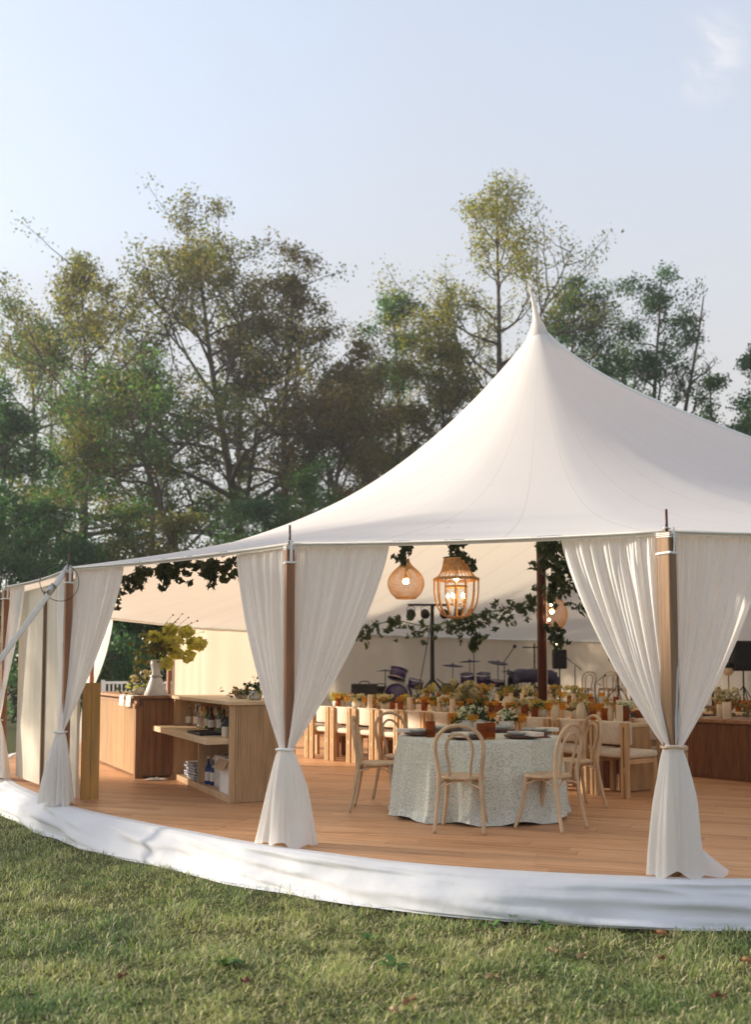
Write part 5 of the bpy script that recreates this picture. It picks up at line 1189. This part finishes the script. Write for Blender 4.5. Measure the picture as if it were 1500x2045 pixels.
tuft = vnoise(X, Y, .16, 1); patch = .65 * vnoise(X, Y, .55, 2) + .35 * vnoise(X, Y, .2, 5); keep = rng.uniform(0, 1, len(X)) < .30 + .9 * tuft; X, Y, tuft, patch = X[keep], Y[keep], tuft[keep], patch[keep]
n = len(X); Z = np.array([gz(a, b) for a, b in zip(X, Y)])
h = rng.uniform(.020, .062, n) * (.6 + .9 * tuft) * (.8 + .5 * vnoise(X, Y, .8, 3)); tall_ = rng.uniform(0, 1, n) < .012; h[tall_] *= 1.9
wd = rng.uniform(.0014, .0036, n); h *= np.where(rng.uniform(0, 1, n) < .12, 1.45, 1.0); az_ = rng.uniform(0, 2 * PI, n); ln_ = rng.uniform(.15, 1.4, n)
fx, fy = np.cos(az_) * np.sin(ln_), np.sin(az_) * np.sin(ln_); sx_, sy_ = -np.sin(az_), np.cos(az_); fz = np.cos(ln_)
pt = lambda k, bend, side: np.stack([X + fx * h * k * (1 + bend) + sx_ * wd * side, Y + fy * h * k * (1 + bend) + sy_ * wd * side, Z - .004 + h * k * fz * (1 - .5 * bend)], 1)
V = np.stack([pt(0, 0, -1), pt(0, 0, 1), pt(.55, 0, -.8), pt(.55, 0, .8), pt(1, .45, 0)], 1).reshape(-1, 3)
B = (np.arange(n) * 5)[:, None]; F = np.concatenate([B + np.array([[0, 1, 3]]), B + np.array([[0, 3, 2]]), B + np.array([[2, 3, 4]])], 0)
g1, g2, g3, st_ = (np.array(c) for c in ((0.085, 0.15, 0.055), (0.25, 0.29, 0.105), (0.46, 0.43, 0.17), (0.66, 0.58, 0.37)))
u = np.clip(patch * .95 + rng.normal(0, .18, n) - .05, 0, 1)[:, None]
c = np.where(u < .5, g1 + (g2 - g1) * u * 2, g2 + (g3 - g2) * (u - .5) * 2); dry = rng.uniform(0, 1, n) < .10 + .30 * patch; c *= (.8 + .45 * vnoise(X, Y, .35, 8))[:, None]; c[dry] = st_ * rng.uniform(.55, 1.1, (dry.sum(), 1))
c = np.repeat(np.concatenate([c, np.ones((n, 1))], 1), 5, 0)
gr = np_mesh('grass', V, F, LEAF('grass_blade', .6, .3), None, c); gr['kind'] = 'stuff'; gr['label'] = 'short patchy lawn grass in front of the deck'
# broad-leaved weeds
def weed(px, py, sz, n_, label):
    sz *= 1.5
    r = ray(px, py); k = -EYE / r.z; x, y = r.x * k, r.y * k; t = thing('broadleaf_weed', label, 'weed', (x, y, gz(x, y)), random.random() * 6, 'broad-leaved weeds in the lawn')
    for q in range(n_):
        a = q * 2.4 + random.random(); el = random.uniform(.3, 1.0); L = sz * random.uniform(.7, 1.2); mb = MB(); dx, dy = math.cos(a), math.sin(a)
        def lf(u, v):
            wv = .36 * L * math.sin(PI * (u * .92 + .06)) * (v - .5); r_ = L * u * math.cos(el); zz = L * (u * math.sin(el) - .45 * u * u) + abs(v - .5) * .12 * L * math.sin(PI * u) + .012
            return (dx * r_ - dy * wv, dy * r_ + dx * wv, max(zz, .004))
        mb.grid(lf, 6, 3); mb.build('leaf', M_weed, t, True)
M_weed = P('weed_leaf', (0.09, 0.18, 0.045), 0.5, 0.35, 18, trans=0.25)
for q in ((450, 1935, .085, 9, 'bright broad-leaved weed at the lower left of the lawn'), (1030, 1838, .11, 12, 'largest broad-leaved weed against the skirt hem'), (1090, 1850, .08, 8, 'broad-leaved weed just right of the largest one at the skirt'), (790, 1940, .09, 10, 'dark broad-leaved weed in the middle of the lawn'),
          (985, 1850, .07, 7, 'small broad-leaved weed left of the largest one at the skirt'), (735, 1880, .06, 6, 'small broad-leaved weed in the middle of the lawn nearer the deck')): weed(*q)
# fallen leaves
def fallen(px, py, sz, col, label, rz):
    r = ray(px, py); k = -EYE / r.z; x, y = r.x * k, r.y * k; mb = MB(); N = 22; ring = []
    for i in range(N):
        a = 2 * PI * i / N; rad = sz * (.55 + .45 * abs(math.cos(2.5 * a)) ** .8) * (1.25 if abs(a - PI / 2) < .5 else 1); xx, yy = rad * math.cos(a) * .5, rad * math.sin(a) * .62
        ring.append((xx, yy, .03 + .35 * abs(xx) + 6 * sz * (yy * yy) + .012 * math.sin(3 * a)))
    mb.add([(0, 0, .03)] + ring, [(0, 1 + i, 1 + (i + 1) % N) for i in range(N)])
    st2 = MB(); st2.tube([(0, 0, .031), (0, -sz * .5, .035), (.01, -sz * .95, .045)], .0018, 4)
    t = thing('fallen_leaf', label, 'leaf', (x, y, gz(x, y) + .005), rz, 'dry leaves fallen on the lawn'); mb.build('blade', col, t, True); st2.build('stalk', col, t)
M_dl = P('dry_leaf', (0.22, 0.11, 0.045), .7, .3, 25, trans=.2); M_dl2 = P('red_dry_leaf', (0.12, 0.035, 0.02), .7, .3, 25, trans=.2); M_dl3 = P('pale_dry_leaf', (0.34, 0.24, 0.13), .7, .2, 25, trans=.2)
for q in ((1320, 1872, .085, M_dl, 'brown curled leaf right of the middle near the skirt', .4), (1105, 1907, .07, M_dl3, 'pale leaf left of the pair in the middle right of the lawn', 1.1), (1165, 1915, .06, M_dl3, 'pale upright leaf in the middle right of the lawn', 2.2), (1320, 1925, .055, M_dl2, 'small dark red leaf at the right of the lawn', .2),
          (820, 2015, .075, M_dl, 'brown leaf at the bottom middle edge of the lawn', 2.6), (785, 2035, .06, M_dl3, 'pale leaf at the very bottom middle edge', .7), (985, 1965, .06, M_dl3, 'pale torn leaf below the middle of the lawn', 1.8), (490, 1975, .05, M_dl2, 'dark brown leaf beneath the bright weed at lower left', .9),
          (245, 1962, .06, M_dl2, 'rust-red curled leaf at the lower left', 2.9), (1440, 2010, .06, M_dl2, 'dark red leaf at the lower right corner', 1.5), (1490, 1935, .07, M_dl, 'brown leaf cut by the right picture edge', .3), (440, 1758, .05, M_dl2, 'dark red leaf lying on the skirt hem at left', 1.2)): fallen(*q)

# ------------------------------------------------------------------ trees
def tree(label, base, top, spread, cb, nl, leaves, size, cols, seed, per=8, name='deciduous_tree', group='trees behind the tent', clus=.42, trunk_r=None, bend=.5, flat=1.0, limb_up=(.1, .75), low=0.0):
    """base, top: world points; spread: crown half width; cb: crown base fraction; nl limbs; leaves per cluster"""
    r = random.Random(seed); base, top = Vector(base), Vector(top); H = top.z - base.z; R0_ = trunk_r or (.013 * H + .03)
    t = thing(name, label, 'tree', base, 0, group); wood = MB(); C = []
    bx, by = r.uniform(-bend, bend), r.uniform(-bend, bend)
    def trunk(u):
        p = base.lerp(top, u); p.x += bx * math.sin(PI * u) + .18 * math.sin(7 * u + seed); p.y += by * math.sin(PI * u); return p
    pts = [trunk(i / 11) - base for i in range(12)]; wood.tube(pts, [R0_ * (1 - .93 * (i / 11) ** .9) + .008 for i in range(12)], 8)
    def branch(p, d, L, rad, lev):
        ps = [p]; n_ = 5
        for i in range(n_):
            d = (d + Vector((r.gauss(0, .22), r.gauss(0, .22), r.gauss(.05, .16)))).normalized(); ps.append(ps[-1] + d * (L / n_))
        wood.tube([q - base for q in ps], [rad * (1 - .8 * i / n_) + .004 for i in range(n_ + 1)], 5 if lev < 2 else 4, cap=False)
        if lev < 2:
            m = max(2, int(round(5.5 * min(1.1, L / spread)))) if lev == 0 else 4
            for j in range(m):
                u = .35 + .65 * (j + r.random()) / m; k = min(n_ - 1, int(u * n_)); q = ps[k].lerp(ps[k + 1], u * n_ - k) if k + 1 <= n_ else ps[-1]
                dd = (ps[k + 1] - ps[k]).normalized(); side = Vector((r.gauss(0, 1), r.gauss(0, 1), r.gauss(.15, .6))).normalized()
                branch(q, (dd * .75 + side * .75).normalized(), L * r.uniform(.36, .72), rad * .5, lev + 1)
        for q in (ps[-1], ps[-2]) + ((ps[-3],) if lev == 2 else ()):
            C.append(tuple(q - base)) if lev and r.random() < .80 else None
    for i in range(nl):
        u = cb + (.97 - cb) * ((i + r.uniform(.2, .8)) / nl) ** .85; a = i * 2.4 + r.uniform(-.5, .5); v = (u - cb) / (1 - cb)
        prof = max(.42, (math.sin(PI * min(1, .18 + .80 * v)) ** .7) * (1 - .25 * v)); L = spread * prof * (r.choice((.6, .9, 1.1, 1.35, 1.6)) if v < .55 else r.uniform(.7, 1.15))
        up = r.uniform(*limb_up) + .35 * v; d = Vector((math.cos(a), math.sin(a) * flat, up)).normalized()
        branch(trunk(u), d, L, R0_ * (1 - u) * .55 + .02, 0)
    for q in range(3): branch(trunk(.93), Vector((r.gauss(0, .4), r.gauss(0, .4), 1)).normalized(), spread * .2, .03, 1)
    if low:
        for q in range(int(low)): C.append((r.gauss(0, spread * .5), r.gauss(0, spread * .4), r.uniform(.3, H * cb + .5)))
    wood.build('trunk', M_bark, t, True)
    V, F, cc = leaf_cloud(C, max(1, int(leaves * 1.15 + .5)), size * .80, np.array(cols) * np.array([1.45, 1.8, 1.6] if cols in (GR, DG) else [1.8, 1.6, 1.25]), .62, (clus * .80, clus * .80, clus * .6), .3); np_mesh('crown', V, F, M_leaf, t, cc); return t
GR = [(0.030, 0.050, 0.018), (0.050, 0.078, 0.026), (0.085, 0.105, 0.034)]
DG = [(0.020, 0.042, 0.022), (0.034, 0.062, 0.028), (0.055, 0.082, 0.034)]
OL = [(0.05, 0.065, 0.022), (0.09, 0.09, 0.028), (0.16, 0.13, 0.035)]
RD = [(0.045, 0.055, 0.024), (0.075, 0.060, 0.028), (0.12, 0.075, 0.034)]
YG = [(0.06, 0.08, 0.022), (0.12, 0.12, 0.03), (0.22, 0.17, 0.04)]
def tr(label, bpx, Y, tpx, ty, spx, cb, nl, lv, cols, seed, **kw):
    b = AT(bpx, 1300, Y); tp = AT(tpx, ty + 30, Y); return tree(label, (b.x, Y, -.05), tp, spx * Y / FPX, cb, nl, lv, kw.pop('size', .16), cols, seed, **kw)
tr('dense dark green tree at the far left behind the screens', 25, 31, 10, 790, 165, .12, 18, 26, DG, 1, clus=.38, size=.14)
tr('grey-green tree at the left edge rising behind the dark one', 40, 46, 45, 610, 150, .35, 16, 24, GR, 2, clus=.5)
tr('hazy yellow-green tree left of the tallest round crown', 190, 43, 165, 505, 175, .36, 17, 24, OL, 3, clus=.48)
tr('slim forked tree with mostly bare lower stems near the left', 170, 36, 190, 830, 90, .45, 10, 14, OL, 4, clus=.4, size=.13)
tr('leaning tree whose trunk slants up to the left', 428, 38, 245, 720, 170, .50, 14, 22, GR, 5, clus=.45, bend=.2, trunk_r=.26)
tr('tall round-crowned tree at left of centre with russet tips', 500, 42, 390, 455, 215, .30, 26, 26, [(0.045, 0.06, 0.022), (0.08, 0.08, 0.03), (0.15, 0.11, 0.04)], 6, clus=.5, trunk_r=.34)
tr('reddish-brown tree right of the tall round crown', 590, 43, 580, 510, 155, .32, 19, 24, RD, 7, clus=.46)
tr('low russet tree filling the gap left of the tent peak', 660, 40, 695, 690, 165, .25, 19, 26, RD, 8, clus=.45)
tr('green tree standing left of the tall sparse one', 800, 47, 785, 565, 105, .32, 15, 22, GR, 9, clus=.48)
tr('tall thin-leaved tree with yellow tints directly behind the peak', 955, 46, 1000, 345, 165, .32, 24, 19, YG, 10, clus=.5, size=.15, bend=.9, trunk_r=.30)
tr('bushy yellow-green tree under the tall sparse crown', 900, 43, 890, 640, 130, .25, 16, 24, OL, 11, clus=.46)
tr('dark green tree just right of the tent peak', 1150, 48, 1150, 540, 135, .28, 18, 24, DG, 12, clus=.48)
tr('dark green tree with visible stem right of the peak', 1340, 46, 1315, 530, 140, .30, 19, 18, DG, 13, clus=.45)
tr('thin bare snag with wispy twigs at the right', 1360, 45, 1400, 560, 60, .45, 9, 1, OL, 14, clus=.3, size=.12, bend=.7)
tr('dark leafy tree cut by the right picture edge', 1480, 42, 1495, 655, 90, .25, 14, 20, DG, 15, clus=.42)
tr('small wispy green tree at the right above the ridge', 1415, 43, 1425, 700, 60, .3, 9, 12, GR, 16, clus=.36)
tr('greyish tree far back between the hazy tree and the tall round crown', 300, 58, 290, 640, 120, .3, 15, 8, GR, 17, clus=.55)
tr('olive tree far back right of the leaning trunk', 470, 56, 500, 640, 130, .28, 16, 8, OL, 18, clus=.55)
tr('dim russet tree far back left of the sparse tall tree', 720, 57, 730, 655, 120, .28, 15, 8, RD, 19, clus=.55)
tr('dim green tree far back under the right-hand crowns', 1240, 60, 1240, 640, 110, .3, 14, 8, GR, 20, clus=.55)
tr('grey-green tree far back at the left edge', 110, 57, 100, 680, 120, .3, 15, 8, GR, 21, clus=.55)
for j, (px, Y, ty, sp, c, lb) in enumerate(((75, 33, 985, 110, DG, 'dark shrub at the foot of the leftmost trees'), (255, 34, 990, 110, GR, 'rounded green shrub below the slim forked tree'), (345, 33, 1010, 110, OL, 'olive shrub below the leaning tree'), (500, 34, 975, 130, DG, 'wide dark shrub left of the tent roof slope'),
                                      (610, 35, 930, 120, GR, 'green shrub behind the tent roof slope'), (740, 36, 880, 120, RD, 'russet shrub behind the tent roof slope'), (160, 30, 1050, 90, DG, 'low dark shrub behind the left eave'), (-30, 28, 1000, 120, DG, 'dark shrub at the left picture edge'), (430, 30, 1075, 90, GR, 'low green shrub behind the eave garland'))):
    tr(lb, px, Y, px, ty, sp, .06, 14, 17, c, 30 + j, name='understory_shrub', group='shrubs under the trees', clus=.36, size=.12, trunk_r=.06, limb_up=(.0, .8), low=25)
# denser dark wood seen through the far opening
for j, px in enumerate((225, 290, 335)):
    tr('dark shrub seen through the far left opening, %s of three' % ORD[j], px, 27.5 + j, px, 1190, 70, .02, 12, 24, DG, 50 + j, name='understory_shrub', group='shrubs seen through the far opening', clus=.3, size=.11, trunk_r=.05, limb_up=(-.1, .7), low=40)

# a tree added out of frame at left so its crown breaks up the low sun on the deck
tree('broad unseen tree added left of the picture to break up the low sun on the deck', (-20.2, 14.8, -.05), (-20.0, 14.8, 7.9), 2.6, .34, 17, 9, .22, GR, 71, clus=.42, group=None)
# ------------------------------------------------------------------ evening haze
hz = MB(); hz.box((0, 40, 15.0), (160, 120, 32.0))
ho = hz.build('haze', None); ho['kind'] = 'stuff'
hm = bpy.data.materials.new('haze_air'); hm.use_nodes = True; hn = hm.node_tree; hn.nodes.clear()
ho_ = hn.nodes.new('ShaderNodeOutputMaterial'); pv = hn.nodes.new('ShaderNodeVolumePrincipled')
pv.inputs['Color'].default_value = (0.9, 0.93, 0.97, 1); pv.inputs['Density'].default_value = 0.0009; pv.inputs['Anisotropy'].default_value = 0.35
hn.links.new(pv.outputs[0], ho_.inputs['Volume']); ho.data.materials.append(hm)
